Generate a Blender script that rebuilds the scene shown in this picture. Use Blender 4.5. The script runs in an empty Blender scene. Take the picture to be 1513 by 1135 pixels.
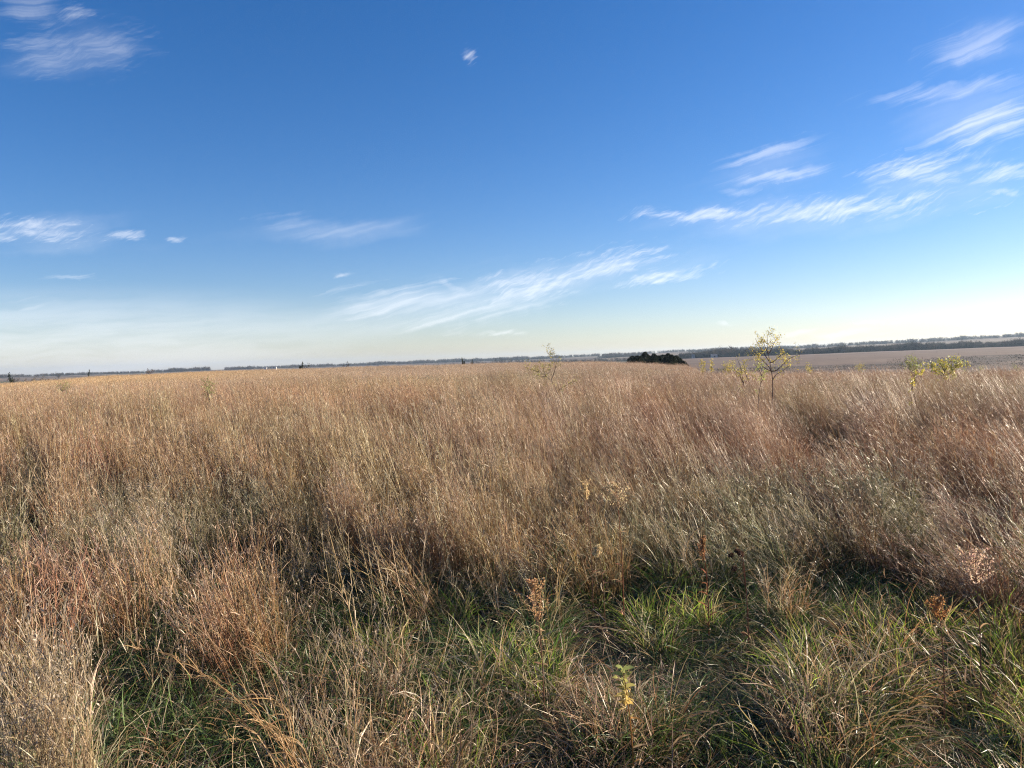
import bpy, math
import numpy as np
from mathutils import Vector, Matrix

R = np.random.default_rng(7)
rad = math.radians
SC = bpy.context.scene
COL = SC.collection

# ------------------------------------------------------------------ camera
F = 1137.0                      # focal length in photograph pixels (1513 wide)
EYE = 1.60
cam_d = bpy.data.cameras.new('camera')
cam = bpy.data.objects.new('camera', cam_d)
COL.objects.link(cam)
cam_d.sensor_width = 36.0
cam_d.lens = 36.0 * F / 1513.0
cam_d.clip_start = 0.05
cam_d.clip_end = 60000.0
PITCH, ROLL = rad(-1.80), rad(-1.735)
CAM_M = Matrix.Translation((0, 0, EYE)) @ Matrix.Rotation(math.pi / 2 + PITCH, 4, 'X') @ Matrix.Rotation(ROLL, 4, 'Z')
cam.matrix_world = CAM_M
SC.camera = cam
ROT = np.array(CAM_M.to_3x3())


def ray(px, py):
    """world direction of a place seen at px, py of the photograph, scaled to unit ground distance"""
    d = ROT @ np.array([(px - 756.5) / F, -(py - 567.5) / F, -1.0])
    return d / math.hypot(d[0], d[1])


def at(px, py, dist):
    return np.array([0, 0, EYE]) + ray(px, py) * dist


# ------------------------------------------------------------------ noise
_T = np.random.default_rng(3).random((256, 256))


def vnoise(x, y, s):
    x = np.asarray(x, float) / s + 37.3
    y = np.asarray(y, float) / s + 11.7
    xi, yi = np.floor(x).astype(int), np.floor(y).astype(int)
    fx, fy = x - xi, y - yi
    fx, fy = fx * fx * (3 - 2 * fx), fy * fy * (3 - 2 * fy)
    a, b = _T[xi & 255, yi & 255], _T[(xi + 1) & 255, yi & 255]
    c, d = _T[xi & 255, (yi + 1) & 255], _T[(xi + 1) & 255, (yi + 1) & 255]
    return (a * (1 - fx) + b * fx) * (1 - fy) + (c * (1 - fx) + d * fx) * fy


def fbm(x, y, s):
    return (vnoise(x, y, s) + .5 * vnoise(x + 91, y + 17, s / 2) + .25 * vnoise(x + 5, y + 71, s / 4)) / 1.75


def smooth(a, b, x):
    t = np.clip((np.asarray(x, float) - a) / (b - a), 0, 1)
    return t * t * (3 - 2 * t)


# ------------------------------------------------------------------ terrain
RK = np.array([0, 20, 45, 60, 80, 100, 130, 160, 220, 300, 420, 550, 800, 1200, 1500, 2000, 2600, 3200, 4200, 6000, 9000.])
AZK = np.array([-180, -60, -34, -27, -20, 0, 6, 9, 12.5, 14.5, 20, 27, 34, 60, 180.])
ZK = {
 -180: [0, 0, 0, 0, 0, 0, 0, -.5, -2, -6, -9, -10, -10, -10, -10, -10, -9, -8, -10, -12, -14],
 -60:  [0, 0, 0, 0, 0, 0, -.4, -1, -3, -6, -9, -10, -10, -10, -10, -10, -9, -8, -10, -12, -14],
 -34:  [0, 0, -.05, -.1, -.2, -.5, -1.2, -2, -4, -6, -9, -10, -10, -10, -10, -9, -8, -6, -8, -11, -14],
 -27:  [0, 0, 0, .05, .1, .1, -.2, -.8, -3, -6, -9, -10, -10, -10, -10, -9, -8, -5, -8, -11, -14],
 -20:  [0, 0, 0, .05, .15, .2, .1, -.5, -2, -6, -9, -10, -10, -10, -10, -9, -7, -3, -6, -11, -14],
 0:    [0, 0, 0, 0, .1, .1, 0, -.5, -2, -6, -9, -10, -10, -10, -10, -8, -4, 1, -2, -8, -14],
 6:    [0, 0, 0, 0, 0, -.1, -.3, -.8, -3, -7, -10, -11, -11, -10, -9, -6, 2, 7, 4, -6, -14],
 9:    [0, 0, 0, -.05, -.2, -.45, -.8, -1.3, -3, -7, -10, -11, -11, -9, -8, -4, 5, 10, 6, -6, -14],
 12.5: [0, 0, -.05, -.2, -.6, -1.1, -1.9, -2.4, -6, -11, -12, -11.3, -8, -4.5, -7, -3, 8, 14, 8, -6, -14],
 14.5: [0, -.06, -.5, -1.3, -2.2, -3.6, -6, -8, -11, -12.5, -12.3, -11, -7.5, -4, -7, -2, 9, 15, 8, -6, -14],
 20: [0, -.08, -.66, -1.7, -3, -4.6, -7, -9, -11.5, -12.5, -12, -10.5, -7, -3.5, -7, -1, 11, 16, 9, -6, -14],
 27: [0, -.08, -.66, -1.7, -3.4, -5, -7.5, -9.5, -12, -12.8, -12, -10, -6.2, -2, -5, 3, 17, 22, 12, -6, -14],
 34: [0, -.08, -.66, -1.7, -3.4, -5, -7.5, -9.5, -12, -12.8, -11.5, -9, -5.2, -.8, -3, 8, 24, 30, 16, -6, -14],
 60: [0, -.08, -.66, -1.7, -3.4, -5, -7, -9, -12, -12, -11, -9, -5, -.8, -3, 8, 20, 24, 12, -6, -14],
 180:  [0, 0, 0, 0, 0, 0, 0, -.5, -2, -6, -9, -10, -10, -10, -10, -10, -9, -8, -10, -12, -14],
}
ZT = np.array([ZK[a] if a in ZK else ZK[float(a)] for a in AZK])


def height(x, y):
    x = np.asarray(x, float); y = np.asarray(y, float)
    r = np.hypot(x, y)
    az = np.degrees(np.arctan2(x, y))
    ia = np.clip(np.searchsorted(AZK, az, side='right') - 1, 0, len(AZK) - 2)
    fa = (az - AZK[ia]) / (AZK[ia + 1] - AZK[ia]); fa = fa * fa * (3 - 2 * fa)
    ir = np.clip(np.searchsorted(RK, r, side='right') - 1, 0, len(RK) - 2)
    fr = np.clip((r - RK[ir]) / (RK[ir + 1] - RK[ir]), 0, 1)
    z = (ZT[ia, ir] * (1 - fr) + ZT[ia, ir + 1] * fr) * (1 - fa) + (ZT[ia + 1, ir] * (1 - fr) + ZT[ia + 1, ir + 1] * fr) * fa
    z = z + (fbm(x, y, 2.2) - .5) * .10 * smooth(1, 3, r) + (fbm(x + 40, y, 14) - .5) * .18 * smooth(8, 30, r)
    z = z + (fbm(x, y + 300, 300) - .5) * 4.0 * smooth(1500, 3000, r)
    return z


# ------------------------------------------------------------------ mesh helpers
class Acc:
    def __init__(s):
        s.v, s.q, s.c, s.n = [], [], [], 0

    def add(s, v, q, c):
        s.v.append(v.reshape(-1, 3)); s.c.append(c.reshape(-1, 3)); s.q.append(q.reshape(-1, 4) + s.n)
        s.n += len(s.v[-1])

    def mesh(s, name, mat, smooth_=False):
        v = np.concatenate(s.v).astype(np.float32); q = np.concatenate(s.q).astype(np.int32); c = np.concatenate(s.c)
        m = bpy.data.meshes.new(name)
        m.vertices.add(len(v)); m.vertices.foreach_set('co', v.ravel())
        m.loops.add(q.size); m.loops.foreach_set('vertex_index', q.ravel())
        m.polygons.add(len(q)); m.polygons.foreach_set('loop_start', np.arange(0, q.size, 4, dtype=np.int32))
        if smooth_:
            m.polygons.foreach_set('use_smooth', np.ones(len(q), bool))
        a = m.attributes.new('col', 'FLOAT_COLOR', 'POINT')
        a.data.foreach_set('color', np.concatenate([np.clip(c, 0, 1), np.ones((len(c), 1))], 1).astype(np.float32).ravel())
        m.materials.append(mat)
        m.validate(); m.update()
        return m


def unit(a):
    return a / np.maximum(np.linalg.norm(a, axis=-1, keepdims=True), 1e-9)


def curves(n, seg, base, az, tilt0, curl, length, wind=0.0, wobble=0.0):
    """n space curves of seg+1 points: they leave base tilted by tilt0 towards az and bend by curl along their length"""
    t = np.linspace(0, 1, seg + 1)
    th = tilt0[:, None] + curl[:, None] * t[None] ** 1.6
    a = az[:, None] + wobble * R.normal(0, 1, (n, 1)) * t[None]
    d = np.stack([np.sin(th) * np.cos(a), np.sin(th) * np.sin(a), np.cos(th)], -1)
    step = d[:, :-1] * (length[:, None, None] / seg)
    P = np.concatenate([np.zeros((n, 1, 3)), np.cumsum(step, 1)], 1)
    P[:, :, 0] -= wind * (np.abs(P[:, :, 2]) ** 1.6)
    return P + base[:, None, :]


def ribbon(acc, P, W, C0, C1, twist=None):
    n, k, _ = P.shape
    T = unit(np.gradient(P, axis=1))
    ang = R.uniform(0, 6.283, n) if twist is None else twist
    ref = np.stack([np.cos(ang), np.sin(ang), np.zeros(n)], -1)[:, None, :]
    S = unit(np.cross(T, np.broadcast_to(ref, T.shape)) + 1e-6)
    tw = R.uniform(-1.6, 1.6, n)[:, None] * np.linspace(0, 1, k)[None]
    B = np.cross(T, S)
    S = S * np.cos(tw)[..., None] + B * np.sin(tw)[..., None]
    h = S * W[..., None] * .5
    V = np.stack([P - h, P + h], 2)
    i = (np.arange(n) * k * 2)[:, None] + (np.arange(k - 1) * 2)[None]
    Q = np.stack([i, i + 1, i + 3, i + 2], -1)
    t = np.linspace(0, 1, k)[None, :, None]
    C = C0[:, None, :] * (1 - t) + C1[:, None, :] * t
    acc.add(V, Q, np.repeat(C, 2, 1))


def tubes(acc, P, Rr, C, sides=3):
    """tapered tubes along the point rows P (n,k,3) of radius Rr (n,k)"""
    n, k, _ = P.shape
    T = unit(np.gradient(P, axis=1))
    ref = np.broadcast_to(np.array([.31, .95, .02]), T.shape)
    S = unit(np.cross(T, ref) + 1e-6); B = np.cross(T, S)
    a = np.arange(sides) * 2 * math.pi / sides
    V = P[:, :, None, :] + Rr[:, :, None, None] * (np.cos(a)[None, None, :, None] * S[:, :, None, :] + np.sin(a)[None, None, :, None] * B[:, :, None, :])
    i = (np.arange(n) * k * sides)[:, None, None] + (np.arange(k - 1) * sides)[None, :, None] + np.arange(sides)[None, None, :]
    j = (np.arange(n) * k * sides)[:, None, None] + (np.arange(k - 1) * sides)[None, :, None] + ((np.arange(sides) + 1) % sides)[None, None, :]
    Q = np.stack([i, j, j + sides, i + sides], -1)
    acc.add(V, Q, np.repeat(C[:, None, :], k * sides, 1))


def leaves(acc, pos, size, C, aspect=1.6, up=.2, droop=None):
    """small folded leaf quads at pos, facing any way"""
    n = len(pos)
    d = unit(R.normal(0, 1, (n, 3)) + np.array([0, 0, up]) * 1.0) if droop is None else unit(droop + R.normal(0, .5, (n, 3)))
    s = unit(np.cross(d, unit(R.normal(0, 1, (n, 3)))))
    nrm = np.cross(d, s)
    L = (size * R.uniform(.6, 1.3, n))[:, None]
    w = L / aspect * .5
    V = np.stack([pos, pos + d * L * .5 + s * w + nrm * w * .4, pos + d * L, pos + d * L * .5 - s * w + nrm * w * .4], 1)
    Q = (np.arange(n) * 4)[:, None] + np.arange(4)[None]
    acc.add(V, Q, np.repeat(C[:, None, :], 4, 1))


def pick(pal, n, jit=.12):
    cols = np.array([p[:3] for p in pal]); w = np.array([p[3] for p in pal], float)
    c = cols[R.choice(len(pal), n, p=w / w.sum())]
    return c * (1 + R.normal(0, jit, (n, 1))) * (1 + R.normal(0, jit * .25, (n, 3)))


# ------------------------------------------------------------------ materials
def new_mat(name):
    m = bpy.data.materials.new(name); m.use_nodes = True
    nt = m.node_tree; nt.nodes.clear()
    out = nt.nodes.new('ShaderNodeOutputMaterial')
    return m, nt, out


def L(nt, a, b):
    nt.links.new(a, b)


def plant_mat(name, instanced=True, trans=.28, rough=.44, spec=.36, var=.25):
    m, nt, out = new_mat(name)
    N = nt.nodes
    at_ = N.new('ShaderNodeAttribute'); at_.attribute_name = 'col'
    col = at_.outputs['Color']
    if instanced:
        ti = N.new('ShaderNodeAttribute'); ti.attribute_type = 'INSTANCER'; ti.attribute_name = 'tint'
        mul = N.new('ShaderNodeMix'); mul.data_type = 'RGBA'; mul.blend_type = 'MULTIPLY'; mul.inputs[0].default_value = 1
        L(nt, col, mul.inputs[6]); L(nt, ti.outputs['Color'], mul.inputs[7]); col = mul.outputs[2]
    # fibres and blotches along the blades
    geo = N.new('ShaderNodeNewGeometry')
    no = N.new('ShaderNodeTexNoise'); no.inputs['Scale'].default_value = 28; no.inputs['Detail'].default_value = 2
    L(nt, geo.outputs['Position'], no.inputs['Vector'])
    mr = N.new('ShaderNodeMapRange'); mr.inputs[1].default_value = .3; mr.inputs[2].default_value = .7
    mr.inputs[3].default_value = 1 - var; mr.inputs[4].default_value = 1 + var
    L(nt, no.outputs['Fac'], mr.inputs[0])
    mv = N.new('ShaderNodeVectorMath'); mv.operation = 'SCALE'
    L(nt, col, mv.inputs[0]); L(nt, mr.outputs[0], mv.inputs['Scale']); col = mv.outputs[0]
    p = N.new('ShaderNodeBsdfPrincipled')
    p.inputs['Roughness'].default_value = rough
    p.inputs['Specular IOR Level'].default_value = spec
    L(nt, col, p.inputs['Base Color'])
    t = N.new('ShaderNodeBsdfTranslucent'); L(nt, col, t.inputs['Color'])
    mx = N.new('ShaderNodeMixShader'); mx.inputs[0].default_value = trans
    L(nt, p.outputs[0], mx.inputs[1]); L(nt, t.outputs[0], mx.inputs[2]); L(nt, mx.outputs[0], out.inputs[0])
    return m


M_GRASS = plant_mat('grass_blade')
M_LUSH = plant_mat('lush_blade', trans=.5)
M_PLANT = plant_mat('weed', instanced=False, trans=.42, spec=.2)
M_LEAF = plant_mat('leaf', instanced=False, trans=.45)
M_CEDAR = plant_mat('cedar_needles', instanced=False, trans=.1, rough=.7, spec=.2)
M_BARK = plant_mat('bark', instanced=False, trans=0.0, rough=.85, spec=.15)
M_FAR = plant_mat('far_foliage', instanced=False, trans=.1, rough=.9, spec=.05)
M_FARI = plant_mat('far_wood', instanced=True, trans=.1, rough=.9, spec=.05)


def ground_mat():
    m, nt, out = new_mat('ground')
    N = nt.nodes
    at_ = N.new('ShaderNodeAttribute'); at_.attribute_name = 'col'
    geo = N.new('ShaderNodeNewGeometry')
    acc = at_.outputs['Color']
    for sc_, lo, hi in ((.012, .85, 1.15), (.09, .86, 1.14), (1.1, .8, 1.2), (9., .6, 1.4)):
        no = N.new('ShaderNodeTexNoise'); no.inputs['Scale'].default_value = sc_; no.inputs['Detail'].default_value = 4
        L(nt, geo.outputs['Position'], no.inputs['Vector'])
        mr = N.new('ShaderNodeMapRange'); mr.inputs[1].default_value = .3; mr.inputs[2].default_value = .7
        mr.inputs[3].default_value = lo; mr.inputs[4].default_value = hi
        L(nt, no.outputs['Fac'], mr.inputs[0])
        mv = N.new('ShaderNodeVectorMath'); mv.operation = 'SCALE'
        L(nt, acc, mv.inputs[0]); L(nt, mr.outputs[0], mv.inputs['Scale']); acc = mv.outputs[0]
    p = N.new('ShaderNodeBsdfPrincipled'); p.inputs['Roughness'].default_value = .95
    p.inputs['Specular IOR Level'].default_value = .1
    L(nt, acc, p.inputs['Base Color']); L(nt, p.outputs[0], out.inputs[0])
    return m


# ------------------------------------------------------------------ object helpers
def tag(o, label=None, cat=None, group=None, kind=None):
    if label: o['label'] = label
    if cat: o['category'] = cat
    if group: o['group'] = group
    if kind: o['kind'] = kind
    return o


def link(name, data, parent=None):
    o = bpy.data.objects.new(name, data); COL.objects.link(o)
    if parent is not None: o.parent = parent
    return o


def empty(name, loc, rz=0.0):
    o = link(name, None); o.location = [float(q) for q in loc]; o.rotation_euler = (0, 0, rz)
    o.empty_display_size = .2
    return o


# ------------------------------------------------------------------ ground sheet
def build_ground():
    rs = np.concatenate([[0.0], np.geomspace(.6, 9000, 330)])
    azs = np.concatenate([np.linspace(-180, -46, 60, endpoint=False), np.linspace(-46, 46, 300, endpoint=False), np.linspace(46, 180, 60, endpoint=False)])
    A, RR = np.meshgrid(np.radians(azs), rs[1:], indexing='ij')
    X, Y = RR * np.sin(A), RR * np.cos(A)
    Z = height(X, Y)
    na, nr = X.shape
    v = np.concatenate([np.stack([X, Y, Z], -1).reshape(-1, 3), [[0, 0, float(height(0., 0.001))]]])
    i = np.arange(na)[:, None] * nr + np.arange(nr - 1)[None]
    j = ((np.arange(na) + 1) % na)[:, None] * nr + np.arange(nr - 1)[None]
    q = np.stack([i, i + 1, j + 1, j], -1).reshape(-1, 4)
    ctr = len(v) - 1
    # colour of the land
    az = np.degrees(A)
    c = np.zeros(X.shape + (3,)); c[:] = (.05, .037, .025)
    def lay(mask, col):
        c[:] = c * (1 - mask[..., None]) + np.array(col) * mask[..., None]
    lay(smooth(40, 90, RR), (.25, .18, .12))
    n1 = fbm(X, Y, 60); n2 = fbm(X + 900, Y, 220); n3 = fbm(X, Y + 333, 25)
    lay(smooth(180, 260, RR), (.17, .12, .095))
    right = smooth(11, 13, az) * (1 - smooth(70, 80, az))
    e = RR + (n2 - .5) * 110
    lay(right * smooth(300, 330, e) * (1 - smooth(440, 470, e)), (.12, .12, .055))
    e2 = e - 150 * smooth(26, 31, az)
    sc_ = right * smooth(430, 470, e) * (1 - smooth(590, 625, e2))
    lay(sc_, (.088, .066, .052))
    lay(sc_ * smooth(.5, .66, n3), (.15, .112, .082))
    lay(right * smooth(590, 625, e2), (.150, .106, .078))
    lay(right * smooth(1090, 1150, RR), (.20, .15, .12))
    # farther fields in strips of pale stubble, brown grass and winter wheat
    f = vnoise(az * 3.0, np.zeros_like(az), 11) * 2.2 + RR / 420.0
    k = np.floor(f).astype(int) % 5
    pal = np.array([(.24, .19, .15), (.34, .27, .19), (.20, .155, .12), (.30, .25, .19), (.15, .16, .09)]) * .62
    far = smooth(1250, 1400, RR)
    c[:] = c * (1 - far[..., None]) + pal[k] * far[..., None]
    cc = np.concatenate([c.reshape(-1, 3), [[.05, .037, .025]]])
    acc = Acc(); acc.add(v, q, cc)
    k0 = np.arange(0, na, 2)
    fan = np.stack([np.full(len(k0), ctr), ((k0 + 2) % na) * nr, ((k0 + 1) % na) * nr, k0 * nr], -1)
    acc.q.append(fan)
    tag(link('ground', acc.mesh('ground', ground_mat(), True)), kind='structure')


build_ground()

# ------------------------------------------------------------------ grass prototypes (never linked to the scene, read by the node tree)
TAN = [(.62, .40, .205, 3), (.51, .31, .155, 3), (.82, .62, .39, 2), (.37, .19, .09, 3), (.44, .35, .17, 1)]
RED = [(.45, .24, .14, 3), (.57, .345, .20, 3), (.72, .53, .37, 2), (.28, .14, .09, 3)]
GREY = [(.48, .37, .25, 3), (.68, .55, .38, 2), (.28, .20, .13, 3), (.34, .30, .16, 1)]
GREEN = [(.08, .155, .04, 4), (.13, .21, .05, 3), (.05, .105, .035, 4), (.20, .24, .08, 1), (.34, .28, .13, 1)]
OLIVE = [(.22, .22, .09, 3), (.30, .27, .13, 2), (.17, .18, .08, 2), (.38, .31, .18, 2)]
ALB = .73
FLUFF = np.array([.72, .61, .48])


def disc(n, r):
    a = R.uniform(0, 6.283, n); q = r * np.sqrt(R.random(n))
    return np.stack([q * np.cos(a), q * np.sin(a), np.full(n, -.02)], -1)


def outward(b, spread=.9):
    return np.arctan2(b[:, 1], b[:, 0]) + R.normal(0, spread, len(b))


def low_blades(acc, n, r, pal, l0, l1, w0, w1, tilt=(.1, .6), curl=(.3, 1.5), seg=5, wind=.1, jit=.14):
    b = disc(n, r); ln = R.uniform(l0, l1, n)
    P = curves(n, seg, b, outward(b), R.uniform(*tilt, n), R.uniform(*curl, n), ln, wind, .6)
    t = np.linspace(0, 1, seg + 1)
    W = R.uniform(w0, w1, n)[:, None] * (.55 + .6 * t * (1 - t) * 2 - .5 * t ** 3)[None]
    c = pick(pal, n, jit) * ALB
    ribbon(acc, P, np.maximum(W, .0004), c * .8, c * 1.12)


def stems(acc, n, r, pal, h0, h1, rad_, tilt=(0, .16), curl=(0, .35), wind=.12, racemes=6, leaf=3, seg=6, fl=.012, tube=True, lw=.0032):
    b = disc(n, r); ln = R.uniform(h0, h1, n)
    az = outward(b, 1.2)
    P = curves(n, seg, b, az, R.uniform(*tilt, n), R.uniform(*curl, n), ln, wind, .3)
    c = pick(pal, n) * ALB
    rr = rad_ * R.uniform(.75, 1.25, n)[:, None] * np.linspace(1, .35, seg + 1)[None]
    if tube: tubes(acc, P, rr, c, 3)
    else: ribbon(acc, P, rr * 2, c, c * 1.05)

    def along(idx, t):
        s = t * seg; i = np.minimum(s.astype(int), seg - 1); f = (s - i)[:, None]
        return P[idx, i] * (1 - f) + P[idx, i + 1] * f, unit(P[idx, i + 1] - P[idx, i])
    if leaf:
        m = n * leaf; idx = np.repeat(np.arange(n), leaf)
        p0, d = along(idx, R.uniform(.05, .7, m))
        Q = curves(m, 4, p0, R.uniform(0, 6.283, m), R.uniform(.10, .45, m), R.uniform(.1, 1.6, m), R.uniform(.10, .28, m), wind * .6, .6)
        t = np.linspace(0, 1, 5)
        W = lw * R.uniform(.6, 1.2, m)[:, None] * (1 - .85 * t ** 1.5)[None]
        cc = pick(pal, m, .18) * ALB
        ribbon(acc, Q, W, cc, cc * 1.15)
    if racemes:
        m = n * racemes; idx = np.repeat(np.arange(n), racemes)
        p0, d = along(idx, R.uniform(.5, 1.0, m))
        Q = curves(m, 2, p0, R.uniform(0, 6.283, m), R.uniform(.15, .7, m), R.uniform(0, .8, m), R.uniform(.03, .08, m), .2, 0)
        W = np.full((m, 3), .0026) * np.array([.5, 1.2, .6])
        cc = (pick(pal, m) * .6 + FLUFF * .4) * ALB
        ribbon(acc, Q, W, cc, cc)
        k = 2
        pp = np.repeat(Q[:, 1], k, 0) + R.normal(0, .007, (m * k, 3))
        sel = R.random(m * k) < .6
        leaves(acc, pp[sel], fl, ALB * FLUFF * R.uniform(.6, 1.1, (sel.sum(), 1)), 2.2)


def proto(name, build, n):
    out = []
    for _ in range(n):
        acc = Acc(); build(acc)
        me = acc.mesh(name, M_LUSH if build is p_lush else M_GRASS)
        out.append(bpy.data.objects.new(name, me))
    return out


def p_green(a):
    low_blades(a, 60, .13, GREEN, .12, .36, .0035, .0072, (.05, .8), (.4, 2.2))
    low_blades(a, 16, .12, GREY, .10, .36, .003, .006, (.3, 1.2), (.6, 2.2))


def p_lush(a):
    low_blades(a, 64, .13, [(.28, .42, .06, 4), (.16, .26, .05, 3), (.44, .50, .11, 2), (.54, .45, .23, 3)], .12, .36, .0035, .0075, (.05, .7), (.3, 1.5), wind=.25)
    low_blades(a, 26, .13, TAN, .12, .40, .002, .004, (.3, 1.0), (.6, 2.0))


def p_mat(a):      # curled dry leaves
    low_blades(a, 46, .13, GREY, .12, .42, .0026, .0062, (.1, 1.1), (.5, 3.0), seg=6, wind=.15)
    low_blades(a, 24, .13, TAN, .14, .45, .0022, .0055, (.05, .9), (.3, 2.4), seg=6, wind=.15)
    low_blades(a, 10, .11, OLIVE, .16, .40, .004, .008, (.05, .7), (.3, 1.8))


def p_thin(a):     # thin mid-height culms above the mat
    stems(a, 12, .14, GREY, .35, .72, .0012, (0, .3), (0, .6), .18, racemes=4, leaf=3, fl=.009, lw=.003)
    stems(a, 6, .14, TAN, .35, .7, .0009, (0, .3), (0, .6), .18, racemes=4, leaf=2, fl=.010)


def p_blue(a):     # little bluestem, tall
    stems(a, 22, .12, TAN, .70, 1.12, .0021, (0, .14), (0, .28), .10, racemes=4, leaf=4, fl=.010)
    stems(a, 12, .12, RED, .65, 1.05, .0020, (0, .16), (0, .3), .10, racemes=5, leaf=4, fl=.012)
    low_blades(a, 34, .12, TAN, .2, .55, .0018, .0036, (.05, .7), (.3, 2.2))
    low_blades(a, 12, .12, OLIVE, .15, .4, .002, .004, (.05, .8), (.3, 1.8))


def p_red(a):
    stems(a, 30, .12, RED, .70, 1.10, .0021, (0, .14), (0, .28), .10, racemes=4, leaf=4, fl=.010)
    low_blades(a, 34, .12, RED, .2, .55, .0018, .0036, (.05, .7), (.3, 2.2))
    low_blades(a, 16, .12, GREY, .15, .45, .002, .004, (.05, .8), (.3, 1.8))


def p_olive(a):    # dense mass of fine greenish-tan panicles
    stems(a, 26, .15, OLIVE, .40, .78, .0009, (0, .3), (0, .6), .12, racemes=9, leaf=4, fl=.012)
    low_blades(a, 50, .14, OLIVE, .2, .5, .0018, .004, (.05, .8), (.3, 2.2))


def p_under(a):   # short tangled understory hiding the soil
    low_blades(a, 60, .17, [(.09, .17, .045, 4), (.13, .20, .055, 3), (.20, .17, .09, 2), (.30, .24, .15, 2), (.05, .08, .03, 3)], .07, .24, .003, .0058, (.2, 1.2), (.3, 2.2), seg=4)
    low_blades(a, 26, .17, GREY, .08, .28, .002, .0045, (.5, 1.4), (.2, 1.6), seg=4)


def p_culm(a):
    stems(a, 5, .22, [(.80, .64, .42, 2), (.66, .48, .28, 1)], .85, 1.2, .0021, (0, .22), (0, .3), .08, racemes=5, leaf=2, fl=.010)


def p_far(a):      # a patch seen from 25 m and more
    stems(a, 90, .55, TAN, .70, 1.12, .0024, (0, .16), (0, .3), .12, racemes=4, leaf=2, seg=4, fl=.032, tube=False, lw=.007)
    stems(a, 60, .55, RED, .65, 1.10, .0024, (0, .16), (0, .3), .12, racemes=4, leaf=2, seg=4, fl=.030, tube=False, lw=.007)
    low_blades(a, 60, .55, GREY, .3, .7, .004, .009, (.05, .8), (.3, 2.0), seg=4)


# ------------------------------------------------------------------ scattering by geometry nodes over a point mesh
def scatter(name, protos, pts, rot, scl, idx, tint, label, cat):
    me = bpy.data.meshes.new(name)
    n = len(pts)
    me.vertices.add(n); me.vertices.foreach_set('co', pts.astype(np.float32).ravel())
    for an, ty, dat, f in (('rot', 'FLOAT_VECTOR', rot, 'vector'), ('scl', 'FLOAT_VECTOR', scl, 'vector')):
        x = me.attributes.new(an, ty, 'POINT'); x.data.foreach_set(f, dat.astype(np.float32).ravel())
    x = me.attributes.new('idx', 'INT', 'POINT'); x.data.foreach_set('value', idx.astype(np.int32))
    x = me.attributes.new('tint', 'FLOAT_COLOR', 'POINT')
    x.data.foreach_set('color', np.concatenate([tint, np.ones((n, 1))], 1).astype(np.float32).ravel())
    o = link(name, me)
    ng = bpy.data.node_groups.new(name + '_scatter', 'GeometryNodeTree')
    ng.interface.new_socket('Geometry', in_out='INPUT', socket_type='NodeSocketGeometry')
    ng.interface.new_socket('Geometry', in_out='OUTPUT', socket_type='NodeSocketGeometry')
    N = ng.nodes
    gi, go = N.new('NodeGroupInput'), N.new('NodeGroupOutput')
    iop = N.new('GeometryNodeInstanceOnPoints')
    join = N.new('GeometryNodeJoinGeometry')
    for p in reversed(protos):
        oi = N.new('GeometryNodeObjectInfo'); oi.inputs['Object'].default_value = p; oi.transform_space = 'ORIGINAL'
        g2 = N.new('GeometryNodeGeometryToInstance')
        ng.links.new(oi.outputs['Geometry'], g2.inputs[0]); ng.links.new(g2.outputs[0], join.inputs[0])

    def attr(nm, ty):
        a = N.new('GeometryNodeInputNamedAttribute'); a.data_type = ty; a.inputs['Name'].default_value = nm
        return a.outputs[0]
    iop.inputs['Pick Instance'].default_value = True
    ng.links.new(gi.outputs[0], iop.inputs['Points']); ng.links.new(join.outputs[0], iop.inputs['Instance'])
    e2r = N.new('FunctionNodeEulerToRotation')
    ng.links.new(attr('rot', 'FLOAT_VECTOR'), e2r.inputs[0]); ng.links.new(e2r.outputs[0], iop.inputs['Rotation'])
    ng.links.new(attr('scl', 'FLOAT_VECTOR'), iop.inputs['Scale'])
    ng.links.new(attr('idx', 'INT'), iop.inputs['Instance Index'])
    ng.links.new(iop.outputs[0], go.inputs[0])
    md = o.modifiers.new('scatter', 'NODES'); md.node_group = ng
    return tag(o, label, cat, kind='stuff')


def sample_ring(r0, r1, per_m2, half_az=None, az0=0.0):
    """random ground places between two distances, inside an angle about the view"""
    h = math.pi if half_az is None else rad(half_az)
    n = int(h * (r1 * r1 - r0 * r0) * per_m2)
    r = np.sqrt(R.uniform(r0 * r0, r1 * r1, n)); a = R.uniform(-h, h, n) + rad(az0)
    return r * np.sin(a), r * np.cos(a)


def px_of(x, y, z=.4):
    """photograph pixel of world places"""
    p = np.stack([x, y, np.full_like(x, z) - EYE], -1) @ ROT
    w = np.maximum(-p[:, 2], 1e-3)
    return p[:, 0] / w * F + 756.5, -p[:, 1] / w * F + 567.5


def spot(x, y, cx, cy, rx, ry=None):
    ry = rx if ry is None else ry
    return np.exp(-(((x - cx) / rx) ** 2 + ((y - cy) / ry) ** 2))


def lean(x, y):
    """how far the wind has laid the grass over, stronger to the right"""
    az = np.degrees(np.arctan2(x, np.maximum(y, .1)))
    return rad(4) + rad(30) * smooth(-20, 26, az) * smooth(1.5, 6, np.hypot(x, y)) + (fbm(x, y, 3.0) - .5) * rad(16)


WEED_AT = []
for px_, py_, h_ in ((788, 856, .66), (909, 708, .90), (864, 712, .84), (1438, 812, .74), (1384, 882, .56), (883, 806, .50), (920, 990, .50), (1095, 812, .58), (1037, 795, .58)):
    d_ = (h_ - EYE) / ray(px_, py_)[2]; q_ = at(px_, py_, d_); WEED_AT.append((q_[0], q_[1], d_))


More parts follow.
